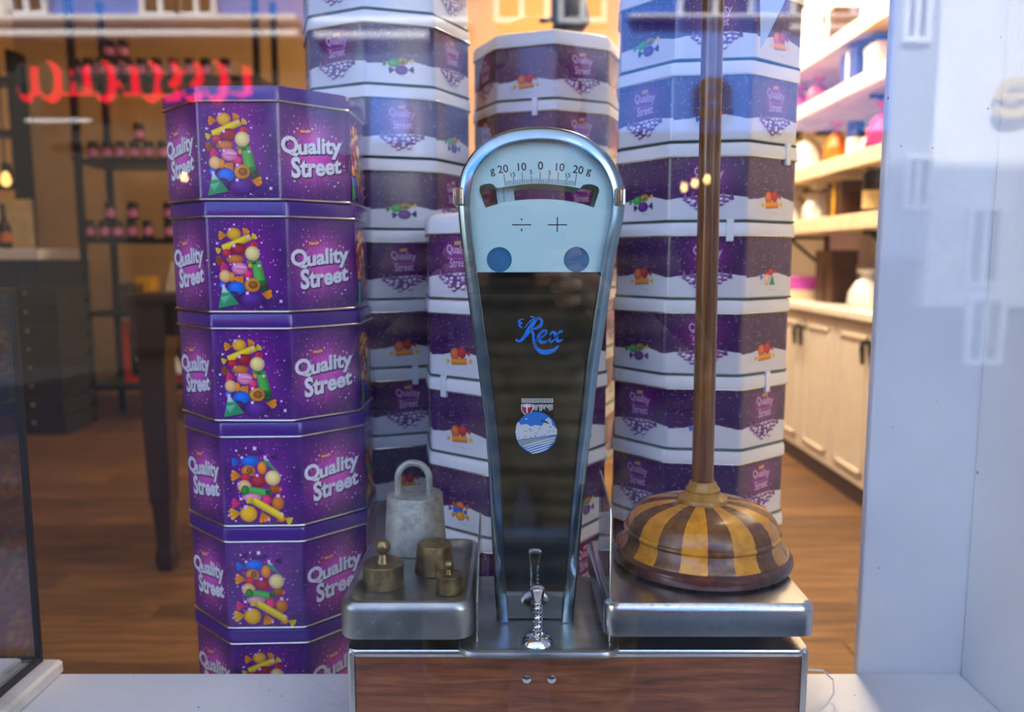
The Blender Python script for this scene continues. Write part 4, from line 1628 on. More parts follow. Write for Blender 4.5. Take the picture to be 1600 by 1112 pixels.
for dx in (-1, 1):
    MB().lathe([(0.0055, 0), (0.0052, 0.0012), (0.0040, 0.0016)], (bx - 0.001 + dx * hr, by - 0.004, ZW + hz - 0.0002), 12).build('handle_foot', 'zinc_old', t, True)

q = weight_spot(594, 926)
rx = 0.0222
wx, wy = q.x, q.y + rx
t = thing('knob_weight', (wx, wy, ZW), 'larger brass cylinder weight with a round knob at the tray corner', 'weight', 'brass weights on the tray')
h1 = at(594, 878, wy).z - ZW
MB().lathe([(rx - 0.0006, 0), (rx, 0.0006), (rx, h1 - 0.0008), (rx - 0.0008, h1), (0.0001, h1)], (wx, wy, ZW), 36).build('body', 'brass_old', t, True)
MB().lathe([(0.0072, h1), (0.0062, h1 + 0.003), (0.0048, h1 + 0.0095), (0.006, h1 + 0.0115), (0.0082, h1 + 0.0148), (0.0084, h1 + 0.018), (0.0072, h1 + 0.0218), (0.0046, h1 + 0.0245), (0.0001, h1 + 0.0248)], (wx, wy, ZW), 24).build('knob', 'brass_old', t, True)

q = weight_spot(676, 903)
rx = 0.0226
wx, wy = q.x, q.y + rx
t = MB().lathe([(rx - 0.0008, 0), (rx, 0.0008), (0.0192, at(677, 848, wy).z - ZW - 0.0008), (0.0184, at(677, 848, wy).z - ZW), (0.0001, at(677, 848, wy).z - ZW + 0.0002)], (wx, wy, ZW), 36)
tag(t.build('cone_weight', 'brass_old', None, True), 'plain tapered brass weight without a knob, in front of the zinc weight', 'weight', 'brass weights on the tray')

q = weight_spot(700, 932)
rx = 0.0140
wx, wy = q.x, q.y + rx
t = thing('knob_weight', (wx, wy, ZW), 'smallest brass cylinder weight with a little knob on the tray', 'weight', 'brass weights on the tray')
h1 = at(700, 896, wy).z - ZW
MB().lathe([(rx - 0.0005, 0), (rx, 0.0005), (rx, h1 - 0.0006), (rx - 0.0006, h1), (0.0001, h1)], (wx, wy, ZW), 32).build('body', 'brass_old', t, True)
MB().lathe([(0.0044, h1), (0.0036, h1 + 0.002), (0.0029, h1 + 0.0055), (0.0038, h1 + 0.007), (0.0048, h1 + 0.009), (0.0047, h1 + 0.0112), (0.0036, h1 + 0.0132), (0.0001, h1 + 0.0142)], (wx, wy, ZW), 20).build('knob', 'brass_old', t, True)

# ------------------------------------------------------------------ turned wooden foot with the tall pole
q = ground(1094, 929, ZT)
BX, BY = 0.2165, q.y + 0.1005
st = thing('pole_stand', (BX, BY, ZT), 'tall brown wooden pole on a round foot of yellow and brown wedges', 'stand')
MB().lathe([(0.094, 0.0), (0.0995, 0.003), (0.1010, 0.008), (0.0995, 0.0135), (0.0955, 0.0165), (0.01, 0.0165)], (BX, BY, ZT), 72).build('foot_ring', 'wood_red', st, True)
prof = [(0.0940, 0.0165), (0.0935, 0.0185), (0.0905, 0.0215), (0.0875, 0.027), (0.0860, 0.0325), (0.0868, 0.0345), (0.0880, 0.0358), (0.0876, 0.0378), (0.0856, 0.0388), (0.0846, 0.044), (0.0805, 0.0515), (0.0730, 0.0582), (0.0620, 0.0630), (0.0480, 0.0665), (0.0320, 0.0688), (0.0180, 0.0698)]
NW = 20
for k in range(NW):
    a0 = 2 * PI * k / NW + 0.16
    MB().lathe(prof, (BX, BY, ZT), 4, a0=a0, a1=a0 + 2 * PI / NW).build('wedge', 'wood_yellow' if k % 2 else 'wood_brown', st, True)
MB().lathe([(0.0285, 0.066), (0.0290, 0.0700), (0.0275, 0.0735), (0.0225, 0.0765), (0.0190, 0.0800), (0.0195, 0.0830), (0.0165, 0.0870), (0.0150, 0.0905), (0.0135, 0.092)], (BX, BY, ZT), 36).build('collar', 'wood_collar', st, True)
ptop = at(1116, -20, BY)
pz = at(1116, -260, BY)
a_ = Vector((BX - 0.0005, BY, ZT + 0.088))
MB().tube([a_, a_ + (Vector((ptop.x - 0.001, BY, ptop.z)) - a_) * 1.25], [0.0122, 0.0112], 20).build('pole', 'wood_pole', st, True)
s0 = at(1106, 735, BY - 0.004)
s1 = at(1127, -60, BY - 0.004)
tt = thing('pull_cord', s0, 'thin pale cord with a frayed knot hanging beside the pole', 'cord')
MB().tube([s1, at(1118, 330, BY - 0.004), s0], 0.0007, 6).build('cord', 'string', tt)
for i, (dx, dz) in enumerate(((-0.002, -0.012), (0.003, -0.017), (0.0065, -0.010), (0.001, -0.014), (0.0045, -0.014))):
    MB().tube([s0, s0 + Vector((dx * 0.5, 0, dz * 0.45)), s0 + Vector((dx, 0.001, dz))], [0.001, 0.0009, 0.0012], 6).build('strand', 'string', tt)
MB().lathe([(0.0005, -0.003), (0.002, -0.001), (0.0022, 0.001), (0.0008, 0.003)], s0, 10).build('knot', 'string', tt, True)

# hanging paper point at the top right of the pole
y_ = 1.02
A, B, C = at(1187, -60, y_), at(1189, 78, y_), at(1238, -22, y_)
D = at(1246, -60, y_)
m = MB().loft([[tuple(p + Vector((0, dy, 0))) for p in (A, B, C, D)] for dy in (0, 0.0012)])
tag(m.build('paper_pennant', 'paper_white'), 'white paper point hanging at the top edge right of the pole', 'pennant')

# clear cable at the right end of the scale
pts = [at(1262, 1046, 0.93), at(1285, 1047, 0.95), at(1302, 1062, 0.94), at(1303, 1082, 0.92), at(1292, 1100, 0.90), at(1272, 1118, 0.88), at(1240, 1140, 0.86)]
pts = [Vector((p.x, p.y, max(p.z, SILL + 0.0015))) for p in pts]
tag(MB().tube(pts, 0.0012, 6).build('cable', 'tape_clear', None, True), 'thin clear cable looping on the sill right of the scale', 'cable')

# ------------------------------------------------------------------ glass case on the marble slab
cs_ = thing('glass_case', (-0.80, 0.80, SILL), 'black framed glass case on a white marble slab at the left edge', 'case')
MB().box((-1.15, 0.56, SILL), (-0.584, 1.0, SILL + 0.020), bev=0.004).build('marble_slab', 'marble', cs_, True)
MB().box((-1.10, 0.60, SILL + 0.020), (-0.622, 0.995 - 0.02, SILL + 0.034), bev=0.003).build('marble_tile', 'marble', cs_, True)
gx0, gx1, gy0, gy1, gz0, gz1 = -1.12, -0.609, 0.585, 0.988, SILL + 0.020, 1.160
for a_, b_ in (((gx1, gy1), (gx1, gy1)), ((gx0, gy1), (gx0, gy1)), ((gx1, gy0), (gx1, gy0)), ((gx0, gy0), (gx0, gy0))):
    MB().box((a_[0] - 0.0035, a_[1] - 0.0035, gz0), (a_[0] + 0.0035, a_[1] + 0.0035, gz1), bev=0.0008).build('post', 'black_metal', cs_)
for z in (gz0 + 0.004, gz1):
    for a_, b_ in (((gx0, gy0), (gx1, gy0)), ((gx0, gy1), (gx1, gy1)), ((gx0, gy0), (gx0, gy1)), ((gx1, gy0), (gx1, gy1))):
        MB().bar((*a_, z), (*b_, z), 0.006, 0.007).build('rail', 'black_metal', cs_)
MB().box((gx1 - 0.002, gy0, gz0), (gx1, gy1, gz1)).build('pane', 'case_glass', cs_)
MB().box((gx0, gy1 - 0.002, gz0), (gx1 - 0.002, gy1, gz1)).build('pane', 'case_glass', cs_)
MB().box((gx0, gy0, gz0), (gx0 + 0.002, gy1 - 0.002, gz1)).build('pane', 'case_glass', cs_)

# ------------------------------------------------------------------ right side: lit shelves over white cabinets
XF = 1.68            # front edge of shelves
names_s = ['topmost', 'second', 'third', 'lowest']
zs = [2.33, 2.06, 1.70, 1.40]
for i, z in enumerate(zs):
    t = thing('wall_shelf', (1.86, 4.6, z), 'pale lit wall shelf, ' + names_s[i] + ' of four on the right wall', 'shelf', 'lit shelves on the right wall')
    MB().box((XF, 2.3, z - 0.055), (2.05, 6.9, z), bev=0.004).build('board', 'shelf_wood', t)
    MB().box((XF - 0.012, 2.3, z - 0.062), (XF, 6.9, z + 0.012), bev=0.003).build('front_edge', 'shelf_wood', t)
    for y in (2.9, 4.1, 5.3, 6.5):
        m = MB()
        m.bar((2.04, y, z - 0.30), (2.04, y, z - 0.06), 0.025, 0.02)
        m.bar((1.76, y, z - 0.075), (2.04, y, z - 0.075), 0.025, 0.02)
        m.bar((1.80, y, z - 0.08), (2.035, y, z - 0.27), 0.018, 0.018)
        m.build('bracket', 'black_metal', t)


def gift_bag(x, y, z, h, r, mat, label, group, knot='paper_white'):
    t = thing('gift_bag', (x, y, z), label, 'gift bag', group)
    m = MB()
    rr_ = random.Random(int(x * 1000 + y * 313))
    rings = []
    for f, q in ((1.0, 0.0), (1.06, 0.18), (0.95, 0.42), (0.62, 0.66), (0.22, 0.80)):
        rings.append([(x + r * f * (1 + 0.10 * math.sin(5 * a_ + f * 9) + rr_.uniform(-0.03, 0.03)) * math.cos(a_), y + r * f * (1 + 0.10 * math.cos(4 * a_)) * math.sin(a_), z + h * q) for a_ in [2 * PI * j / 14 for j in range(14)]])
    m.loft(rings).build('bag', mat, t)
    MB().lathe([(0.20 * r, 0.78 * h), (0.28 * r, 0.80 * h), (0.20 * r, 0.83 * h)], (x, y, z), 12).build('tie', knot, t)
    MB().lathe([(0.18 * r, 0.82 * h), (0.42 * r, 0.92 * h), (0.60 * r, 1.0 * h), (0.40 * r, 0.97 * h), (0.05 * r, 0.86 * h)], (x, y, z), 9).build('ruffle', mat, t)


def carton(x, y, z, sx_, sy_, h, mat, label, group, band_='paper_white'):
    t = thing('gift_box', (x, y, z), label, 'box', group)
    MB().box((x - sx_ / 2, y - sy_ / 2, z), (x + sx_ / 2, y + sy_ / 2, z + h * 0.82), bev=0.004).build('body', mat, t)
    MB().box((x - sx_ / 2 - 0.004, y - sy_ / 2 - 0.004, z + h * 0.74), (x + sx_ / 2 + 0.004, y + sy_ / 2 + 0.004, z + h), bev=0.004).build('lid', mat, t)
    MB().box((x - sx_ / 2 - 0.005, y - 0.012, z + 0.001), (x + sx_ / 2 + 0.005, y + 0.012, z + h + 0.002)).build('ribbon', band_, t)


def jar(x, y, z, r, h, glassm, capm, labm, name='sweet_jar', label=None, group=None):
    t = thing(name, (x, y, z), label, 'jar', group)
    MB().lathe([(r * 0.92, 0), (r, 0.05 * h), (r, 0.68 * h), (r * 0.78, 0.80 * h), (r * 0.78, 0.82 * h)], (x, y, z), 16).build('body', glassm, t, True)
    MB().lathe([(r * 0.86, 0.80 * h), (r * 0.88, 0.82 * h), (r * 0.88, 0.97 * h), (r * 0.80, h), (0.001, h)], (x, y, z), 16).build('cap', capm, t, True)
    if labm:
        MB().lathe([(r * 1.012, 0.18 * h), (r * 1.012, 0.58 * h)], (x, y, z), 8, a0=-PI * 0.95, a1=-PI * 0.05).build('label', labm, t, True)
    return t


def on_shelf(px, z):
    """spot on a right-hand shelf seen at column px"""
    # X fixed a little behind the front edge
    x = XF + 0.11
    zc = x * FPX / (px - 800)
    return x, (zc + (z - EYE) * SP) / CP


G = 'goods on the lit right shelves'
x, y = on_shelf(1248, 2.06)
gift_bag(x, y, 2.06, 0.19, 0.085, 'pink_film', 'bright pink gift bag on the second lit shelf', G)
x, y = on_shelf(1278, 2.06)
gift_bag(x, y, 2.06, 0.18, 0.07, 'red_film', 'crimson gift bag beside the pink one on the second shelf', G)
x, y = on_shelf(1312, 2.33)
carton(x, y, 2.33, 0.14, 0.16, 0.2, 'brown_leather', 'dark brown box on the topmost lit shelf', G)
x, y = on_shelf(1348, 2.06)
carton(x, y, 2.06, 0.16, 0.2, 0.18, 'blue_film', 'navy blue box on the second lit shelf', G)
x, y = on_shelf(1378, 2.06)
carton(x, y, 2.06, 0.12, 0.14, 0.16, 'shelf_wood', 'tan box at the near end of the second shelf', G)
x, y = on_shelf(1262, 1.70)
gift_bag(x, y, 1.70, 0.27, 0.10, 'white_film', 'white cellophane gift bag on the third lit shelf', G)
x, y = on_shelf(1305, 1.70)
gift_bag(x, y, 1.70, 0.24, 0.065, 'orange_film', 'orange gift bag on the third lit shelf', G)
x, y = on_shelf(1335, 1.70)
jar(x, y, 1.70, 0.05, 0.2, 'blue_film', 'pewter_handle', 'paper_white', label='dark blue jar with a pale label on the third shelf', group=G)
x, y = on_shelf(1380, 1.70)
gift_bag(x, y, 1.70, 0.24, 0.085, 'pink_film', 'pink gift bag at the near end of the third shelf', G)
x, y = on_shelf(1358, 1.70)
gift_bag(x, y, 1.70, 0.14, 0.05, 'white_film', 'small white pouch on the third lit shelf', G)
x, y = on_shelf(1240, 1.40)
gift_bag(x, y, 1.40, 0.22, 0.10, 'white_film', 'white cellophane bag at the far end of the lowest shelf', G)
x, y = on_shelf(1276, 1.40)
gift_bag(x, y, 1.40, 0.22, 0.085, 'white_film', 'white cellophane bag in the middle of the lowest shelf', G, 'orange_film')
x, y = on_shelf(1322, 1.40)
carton(x, y, 1.40, 0.14, 0.2, 0.20, 'brown_leather', 'dark brown box on the lowest lit shelf', G, 'yellow_card')
x, y = on_shelf(1362, 1.40)
jar(x, y, 1.40, 0.055, 0.22, 'jar_dark', 'black_metal', 'paper_cream', label='tall dark jar at the near end of the lowest shelf', group=G)

# cabinets
for i in range(5):
    y0 = 2.35 + 0.92 * i
    nm = ['nearest', 'second', 'third', 'fourth', 'farthest'][i]
    t = thing('base_cabinet', (1.86, y0 + 0.45, 0), 'cream panelled base cabinet, ' + nm + ' along the right wall', 'cabinet', 'cream cabinets under the worktop')
    MB().box((XF + 0.022, y0, 0.0), (2.045, y0 + 0.918, 0.90)).build('carcass', 'cream_cabinet', t)
    MB().box((XF + 0.010, y0, 0.0), (XF + 0.022, y0 + 0.918, 0.085)).build('plinth_board', 'dark_wood', t)
    for k in range(2):
        a_, b_ = y0 + 0.006 + 0.459 * k, y0 + 0.453 + 0.459 * k
        d = MB().box((XF, a_, 0.095), (XF + 0.022, b_, 0.885), bev=0.003).build('door', 'cream_cabinet', t)
        for lo, hi in (((a_ + 0.06, 0.155), (a_ + 0.075, 0.825)), ((b_ - 0.075, 0.155), (b_ - 0.06, 0.825)), ((a_ + 0.06, 0.155), (b_ - 0.06, 0.17)), ((a_ + 0.06, 0.81), (b_ - 0.06, 0.825))):
            MB().box((XF - 0.008, lo[0], lo[1]), (XF, hi[0], hi[1])).build('moulding', 'cream_cabinet', d)
        yk = b_ - 0.045 if k == 0 else a_ + 0.045
        m = MB()
        m.tube([(XF, yk, 0.80), (XF - 0.03, yk, 0.805), (XF - 0.036, yk, 0.78), (XF - 0.03, yk, 0.70)], [0.014, 0.013, 0.014, 0.010], 8)
        m.build('handle', 'pewter_handle', d, True)
tag(MB().box((XF - 0.025, 2.3, 0.90), (2.045, 6.95, 0.94), bev=0.004).build('worktop', 'worktop'), 'white worktop over the cream cabinets on the right', 'worktop')
x, y = on_shelf(1352, 0.94)
G2 = 'things on the right worktop'
gift_bag(x, y, 0.94, 0.20, 0.09, 'white_film', 'white peaked paper bag on the worktop', G2)
x, y = on_shelf(1282, 0.94)
carton(x + 0.08, y, 0.94, 0.14, 0.26, 0.30, 'brown_leather', 'dark brown crate standing on the worktop', G2, 'dark_wood')
x, y = on_shelf(1238, 0.94)
carton(x + 0.02, y, 1.0, 0.22, 0.30, 0.08, 'magenta_card', 'flat magenta box on top of the cream box', G2)
carton(x + 0.02, y, 0.94, 0.26, 0.34, 0.06, 'shelf_wood', 'low cream box under the magenta one', G2)

# dark fixture behind the middle stack
p = at(876, 40, 3.6)
t = thing('display_figure', (p.x, 3.6, 0), 'dark upright stand with a flared head behind the rear tins', 'stand')
MB().lathe([(0.16, 0), (0.16, 0.02), (0.03, 0.04)], (p.x, 3.6, 0), 20).build('base', 'black_metal', t, True)
MB().tube([(p.x - 0.015, 3.6, 0.03), (p.x - 0.015, 3.6, 2.10), (p.x + 0.02, 3.6, 2.35)], 0.03, 10).build('post', 'black_metal', t, True)
MB().loft([[(p.x + dx + r_ * math.cos(2 * PI * j / 14), 3.6 + r_ * 0.6 * math.sin(2 * PI * j / 14), z) for j in range(14)] for dx, r_, z in ((0.04, 0.06, 2.16), (0.045, 0.085, 2.20), (0.03, 0.07, 2.32), (0.02, 0.05, 2.45))]).build('head', 'navy_paint', t, True)
MB().bar((p.x - 0.09, 3.6, 2.20), (p.x, 3.6, 2.21), 0.016, 0.016).build('arm', 'black_metal', t)

# ------------------------------------------------------------------ left side: rack, table, baskets, counter
RYF, RYB = 5.9, 6.35
XA = at(145, 620, RYF).x
XB2 = at(400, 60, RYF).x
rk = thing('metal_rack', ((XA + XB2) / 2, (RYF + RYB) / 2, 0), 'tall open black metal rack with jars at the back left', 'rack')
for x in (XA, XB2):
    for y in (RYF, RYB):
        MB().box((x - 0.022, y - 0.022, 0), (x + 0.022, y + 0.022, 3.1), bev=0.003).build('post', 'black_metal', rk)
zsh = [at(200, q_, RYF).z for q_ in (118, 248, 372, 487, 601)]
for z in zsh:
    m = MB().box((XA - 0.02, RYF - 0.02, z - 0.035), (XB2 + 0.02, RYB + 0.02, z), bev=0.004)
    m.build('shelf', 'black_metal', rk)
jn = ['top', 'second', 'third']
proto = None
ORD = ['first', 'second', 'third', 'fourth', 'fifth', 'sixth', 'seventh', 'eighth', 'ninth', 'tenth', 'eleventh']
for si, cols in ((0, [130, 150, 170, 190, 210, 232, 255, 280, 305, 330, 360]), (1, [124, 150, 172, 192, 214, 236, 258]), (2, [137, 160, 181, 203, 228, 262])):
    for ji, px in enumerate(cols):
        q = at(px, 300, RYF + 0.07)
        lab = 'small pink-labelled jam jar, ' + ORD[ji] + ' from the left on the ' + jn[si] + ' rack shelf'
        if proto is None:
            proto = jar(q.x, RYF + 0.07, zsh[si], 0.042, 0.13, 'jar_dark', 'jar_cap', 'jar_label', 'jam_jar', lab, 'jam jars on the rack')
        else:
            c = copy_tree(proto)
            c.location = (q.x, RYF + 0.07, zsh[si])
            c['label'] = lab
for si, px, wh in ((0, 185, 'left one'), (0, 205, 'right one'), (1, 222, 'single one'), (2, 206, 'middle one'), (2, 170, 'left one'), (2, 262, 'right one')):
    q = at(px, 300, RYF + 0.09)
    c = copy_tree(proto)
    c.location = (q.x, RYF + 0.09, zsh[si] + 0.131)
    c['label'] = 'jam jar stacked on top of the other jars, ' + wh + ' on the ' + jn[si] + ' rack shelf'
    c['group'] = 'jam jars stacked on the rack'
# box and glass tank on the rack
q = at(197, 440, RYF + 0.1)
carton(q.x + 0.13, RYF + 0.16, zsh[3], 0.11, 0.12, at(197, 432, RYF + 0.1).z - zsh[3], 'yellow_card', 'small bright yellow box on the black rack', 'things on the lower rack shelves', 'yellow_card')
q0, q1 = at(146, 480, RYF - 0.3), at(184, 432, RYF - 0.3)
t = thing('glass_tank', ((q0.x + q1.x) / 2, RYF + 0.12, zsh[3]), 'low clear glass tank beside the yellow box on the rack', 'tank', 'things on the lower rack shelves')
cx_ = (q0.x + q1.x) / 2
hw = 0.085
for lo, hi in (((cx_ - hw, RYF + 0.02), (cx_ + hw, RYF + 0.024)), ((cx_ - hw, RYF + 0.2), (cx_ + hw, RYF + 0.204)), ((cx_ - hw, RYF + 0.024), (cx_ - hw + 0.004, RYF + 0.2)), ((cx_ + hw - 0.004, RYF + 0.024), (cx_ + hw, RYF + 0.2))):
    MB().box((*lo, zsh[3]), (*hi, zsh[3] + 0.2)).build('pane', 'smoky_glass', t)
MB().box((cx_ - hw, RYF + 0.02, zsh[3]), (cx_ + hw, RYF + 0.204, zsh[3] + 0.004)).build('base', 'green_fabric', t)
# red picture frame on the lowest rack shelf
fx0, fx1 = at(184, 560, RYF - 0.0).x, at(287, 560, RYF - 0.0).x
fz0, fz1 = zsh[4], at(200, 506, RYF).z
t = thing('picture_frame', ((fx0 + fx1) / 2, RYF + 0.1, fz0), 'red framed picture of pale curved shapes on the lowest rack shelf', 'picture')
b = 0.05
yy0 = RYF + 0.08
for lo, hi in (((fx0, fz0), (fx1, fz0 + b)), ((fx0, fz1 - b), (fx1, fz1)), ((fx0, fz0 + b), (fx0 + b, fz1 - b)), ((fx1 - b, fz0 + b), (fx1, fz1 - b))):
    MB().box((lo[0], yy0, lo[1]), (hi[0], yy0 + 0.03, hi[1]), bev=0.004).build('frame_bar', 'red_paint', t)
bd = MB().box((fx0 + b, yy0 + 0.012, fz0 + b), (fx1 - b, yy0 + 0.02, fz1 - b)).build('picture', 'jar_dark', t)
for k, u in enumerate((0.18, 0.62, 0.84)):
    xx = fx0 + b + (fx1 - fx0 - 2 * b) * u
    zz = fz0 + b
    hh = fz1 - fz0 - 2 * b
    MB().tube([(xx - 0.03, yy0 + 0.008, zz + hh * 0.95), (xx - 0.02, yy0 + 0.008, zz + hh * 0.55), (xx + 0.02, yy0 + 0.008, zz + hh * 0.25), (xx + 0.05, yy0 + 0.008, zz + 0.02)], [0.012, 0.018, 0.03, 0.03], 8).build('painted_shape', 'paper_white', bd)
tag(MB().box((XA + 0.03, RYF + 0.005, zsh[4]), (XB2 - 0.03, RYB, zsh[4] + 0.006)).build('shelf_mat', 'green_fabric'), 'dark green mat under the red picture frame', 'mat')

# tall table
TY = 3.0
lgx = ground(264, 893, 0.0)
ztab = at(240, 458, TY).z
tx0, tx1 = at(188, 458, TY - 0.08).x, -0.55
t = thing('tall_table', ((tx0 + tx1) / 2, TY + 0.35, 0), 'dark wooden table with tapering square legs behind the purple tins', 'table')
MB().box((tx0, TY - 0.08, ztab - 0.03), (tx1, TY + 0.72, ztab), bev=0.006).build('tabletop', 'dark_wood', t)
MB().box((tx0 + 0.10, TY + 0.01, ztab - 0.16), (tx1 - 0.08, TY + 0.03, ztab - 0.03)).build('apron', 'dark_wood', t)
MB().box((tx0 + 0.10, TY + 0.61, ztab - 0.16), (tx1 - 0.08, TY + 0.63, ztab - 0.03)).build('apron', 'dark_wood', t)
for lx, ly in ((at(238, 500, TY).x, TY + 0.02), (at(238, 500, TY).x, TY + 0.62), (tx1 - 0.12, TY + 0.02), (tx1 - 0.12, TY + 0.62)):
    rings = []
    for h_, z in ((0.062, ztab - 0.03), (0.062, ztab - 0.20), (0.050, ztab - 0.24), (0.046, 0.55), (0.040, 0.28), (0.034, 0.26), (0.026, 0.10), (0.032, 0.07), (0.034, 0.04), (0.026, 0.0)):
        rings.append([(lx + dx * h_, ly + dy * h_, z) for dx, dy in ((-1, -1), (1, -1), (1, 1), (-1, 1))])
    MB().loft(rings).build('leg', 'dark_wood', t)
q0, q1 = at(258, 455, TY + 0.2), at(292, 408, TY + 0.2)
m = MB().loft([[(x, TY + 0.2 + dy, z) for x, z in ((q0.x, ztab), (q1.x + 0.1, ztab), (q1.x + 0.1, ztab + 0.115), (q0.x + 0.03, ztab + 0.115))] for dy in (0, 0.012)])
m.build('tmp', 'paper_cream')
o = bpy.data.objects['tmp']
o.name = 'display_card'
tag(o, 'tan card standing on the dark table behind the purple tins', 'card')

# stack of dark baskets
BYY = 5.6
bx_ = at(85, 640, BYY).x
gb = 'dark baskets stacked at the left'
zb0 = 0.0
for i in range(8):
    t = thing('basket', (bx_, BYY, i * 0.125), 'dark woven basket, ' + ['lowest', 'second from the floor', 'third from the floor', 'fourth from the floor', 'fifth from the floor', 'sixth from the floor', 'seventh from the floor', 'topmost'][i] + ' in the left pile', 'basket', gb)
    hw0, hw1 = 0.175, 0.20
    z = i * 0.125
    MB().loft([[(x, y, zz) for x, y in rrect(bx_ - h_, bx_ + h_, BYY - h_, BYY + h_, 0.03, 3)] for h_, zz in ((hw0, z), (hw1, z + 0.105), (hw1 - 0.012, z + 0.105), (hw0 - 0.01, z + 0.012))]).build('body', 'wicker_dark', t)
    pts = [(x, y, z + 0.112) for x, y in rrect(bx_ - hw1, bx_ + hw1, BYY - hw1, BYY + hw1, 0.03, 3)]
    MB().tube(pts, 0.0125, 6, closed=True).build('rim', 'wicker_dark', t)
    MB().lathe([(0.001, -0.012), (0.012, -0.008), (0.014, 0.002), (0.008, 0.012), (0.001, 0.014)], (bx_ - 0.02, BYY - hw1 - 0.012, z + 0.085), 10).build('glint_bead', 'rim_silver', t, True)  # silver bead imitating a glint on the basket corner

# counter in the alcove at the far left
q = at(56, 395, 5.9)
t = thing('service_counter', (q.x - 0.9, 6.2, 0), 'navy panelled counter with a white top at the far left', 'counter')
MB().box((q.x - 1.9, 5.9, 0), (q.x, 6.5, q.z - 0.05)).build('body', 'navy_paint', t)
MB().box((q.x - 1.93, 5.85, q.z - 0.05), (q.x + 0.05, 6.55, q.z + 0.03), bev=0.006).build('top', 'paper_white', t)
for k in range(3):
    xx = q.x - 0.55 - 0.6 * k
    MB().box((xx, 5.885, 0.55), (xx + 0.45, 5.9, q.z - 0.14), bev=0.004).build('panel', 'navy_paint', t)
ztop = q.z + 0.03
xb_ = at(50, 350, 6.3).x
tag(MB().box((xb_ - 0.9, 6.3, ztop), (xb_, 6.33, ztop + 0.38), bev=0.004).build('menu_board', 'paper_cream'), 'cream board standing on the navy counter', 'board')
t = thing('counter_bottle', (at(6, 350, 6.1).x, 6.1, ztop), 'dark bottle on the counter in front of the cream board', 'bottle')
MB().lathe([(0.045, 0), (0.047, 0.02), (0.047, 0.16), (0.02, 0.22), (0.018, 0.30)], (at(6, 350, 6.1).x, 6.1, ztop), 14).build('body', 'jar_dark', t, True)
MB().lathe([(0.02, 0.30), (0.02, 0.33), (0.001, 0.332)], (at(6, 350, 6.1).x, 6.1, ztop), 12).build('cap', 'black_metal', t, True)
MB().lathe([(0.0478, 0.05), (0.0478, 0.12)], (at(6, 350, 6.1).x, 6.1, ztop), 12).build('label', 'orange_film', t, True)
xs_ = at(40, 300, 6.85).x
t = thing('alcove_shelf', (xs_ - 0.7, 6.9, ztop + 0.6), 'dark shelf unit over the cream board at the far left', 'shelf')
for k in range(3):
    MB().box((xs_ - 1.5, 6.75, ztop + 0.50 + 0.42 * k), (xs_, 6.98, ztop + 0.55 + 0.42 * k), bev=0.004).build('board', 'black_metal', t)
for xx in (xs_ - 1.5, xs_ - 0.03):
    MB().box((xx, 6.75, ztop + 0.03), (xx + 0.03, 6.98, ztop + 1.6)).build('upright', 'black_metal', t)
for k in range(6):
    jar(xs_ - 0.14 - 0.13 * k, 6.84, ztop + 0.55, 0.045, 0.16, 'jar_dark', 'rim_silver', None, 'spice_jar', 'dark jar with a silver cap, ' + ['rightmost', 'second from the right', 'third from the right', 'fourth from the right', 'fifth from the right', 'leftmost'][k] + ' on the alcove shelf', 'jars on the far left shelf')
bp = at(9, 280, 5.7)
t = thing('pendant_lamp', (bp.x, 5.7, bp.z), 'bare glowing bulb hanging at the far left edge', 'lamp')
MB().lathe([(0.001, -0.05), (0.024, -0.04), (0.034, -0.01), (0.024, 0.03), (0.014, 0.05)], (bp.x, 5.7, bp.z), 16).build('bulb', 'bulb_amber', t, True)
MB().lathe([(0.018, 0.05), (0.02, 0.11), (0.006, 0.12), (0.004, 3.5 - bp.z)], (bp.x, 5.7, bp.z), 10).build('flex', 'black_metal', t, True)

# ------------------------------------------------------------------ the person taking the picture, mirrored in the dark panel and the pane
plain('skin_tone', (206, 158, 132), 0.5, vary=0.05)
plain('hair_dark', (40, 28, 22), 0.6, vary=0.2, scale=60)
plain('eye_white', (232, 230, 226), 0.3)
n = NT('knit_coat')
v = n.coord()
s3 = n.sep(v)
rib = n.m_('SINE', n.m_('MULTIPLY', s3[2], 150.0))
cc = n.ramp(n.m_('MULTIPLY_ADD', rib, 0.25, n.m_('MULTIPLY', n.noise(v, 30, 4), 1.0)), [(0.3, lin((92, 86, 66))), (0.75, lin((158, 148, 118)))])
low_ = n.m_('LESS_THAN', s3[2], 0.62)
M['knit_coat'] = n.bsdf(n.mix(low_, cc, lin((30, 34, 48))), 0.9, normal=n.bump(rib, 0.5, 0.006))


def skin(name, verts, edges, radii, mat, parent, root=0, sub=2):
    me = bpy.data.meshes.new(name)
    me.from_pydata([tuple(v_) for v_ in verts], edges, [])
    ob = bpy.data.objects.new(name, me)
    col.objects.link(ob)
    ob.modifiers.new('skin', 'SKIN').use_smooth_shade = True
    sb = ob.modifiers.new('sub', 'SUBSURF')
    sb.levels = sub
    sb.render_levels = sub
    for i, sv in enumerate(me.skin_vertices[0].data):
        r_ = radii[i]
        sv.radius = r_ if isinstance(r_, tuple) else (r_, r_)
        sv.use_root = (i == root)
    bpy.context.view_layer.update()
    out = bpy.data.meshes.new_from_object(ob.evaluated_get(bpy.context.evaluated_depsgraph_get()))
    bpy.data.objects.remove(ob)
    out.name = name
    out.materials.clear()
    out.materials.append(M[mat])
    pl_ = wloc(parent)
    out.transform(Matrix.Translation(-pl_))
    return link(name, out, parent)


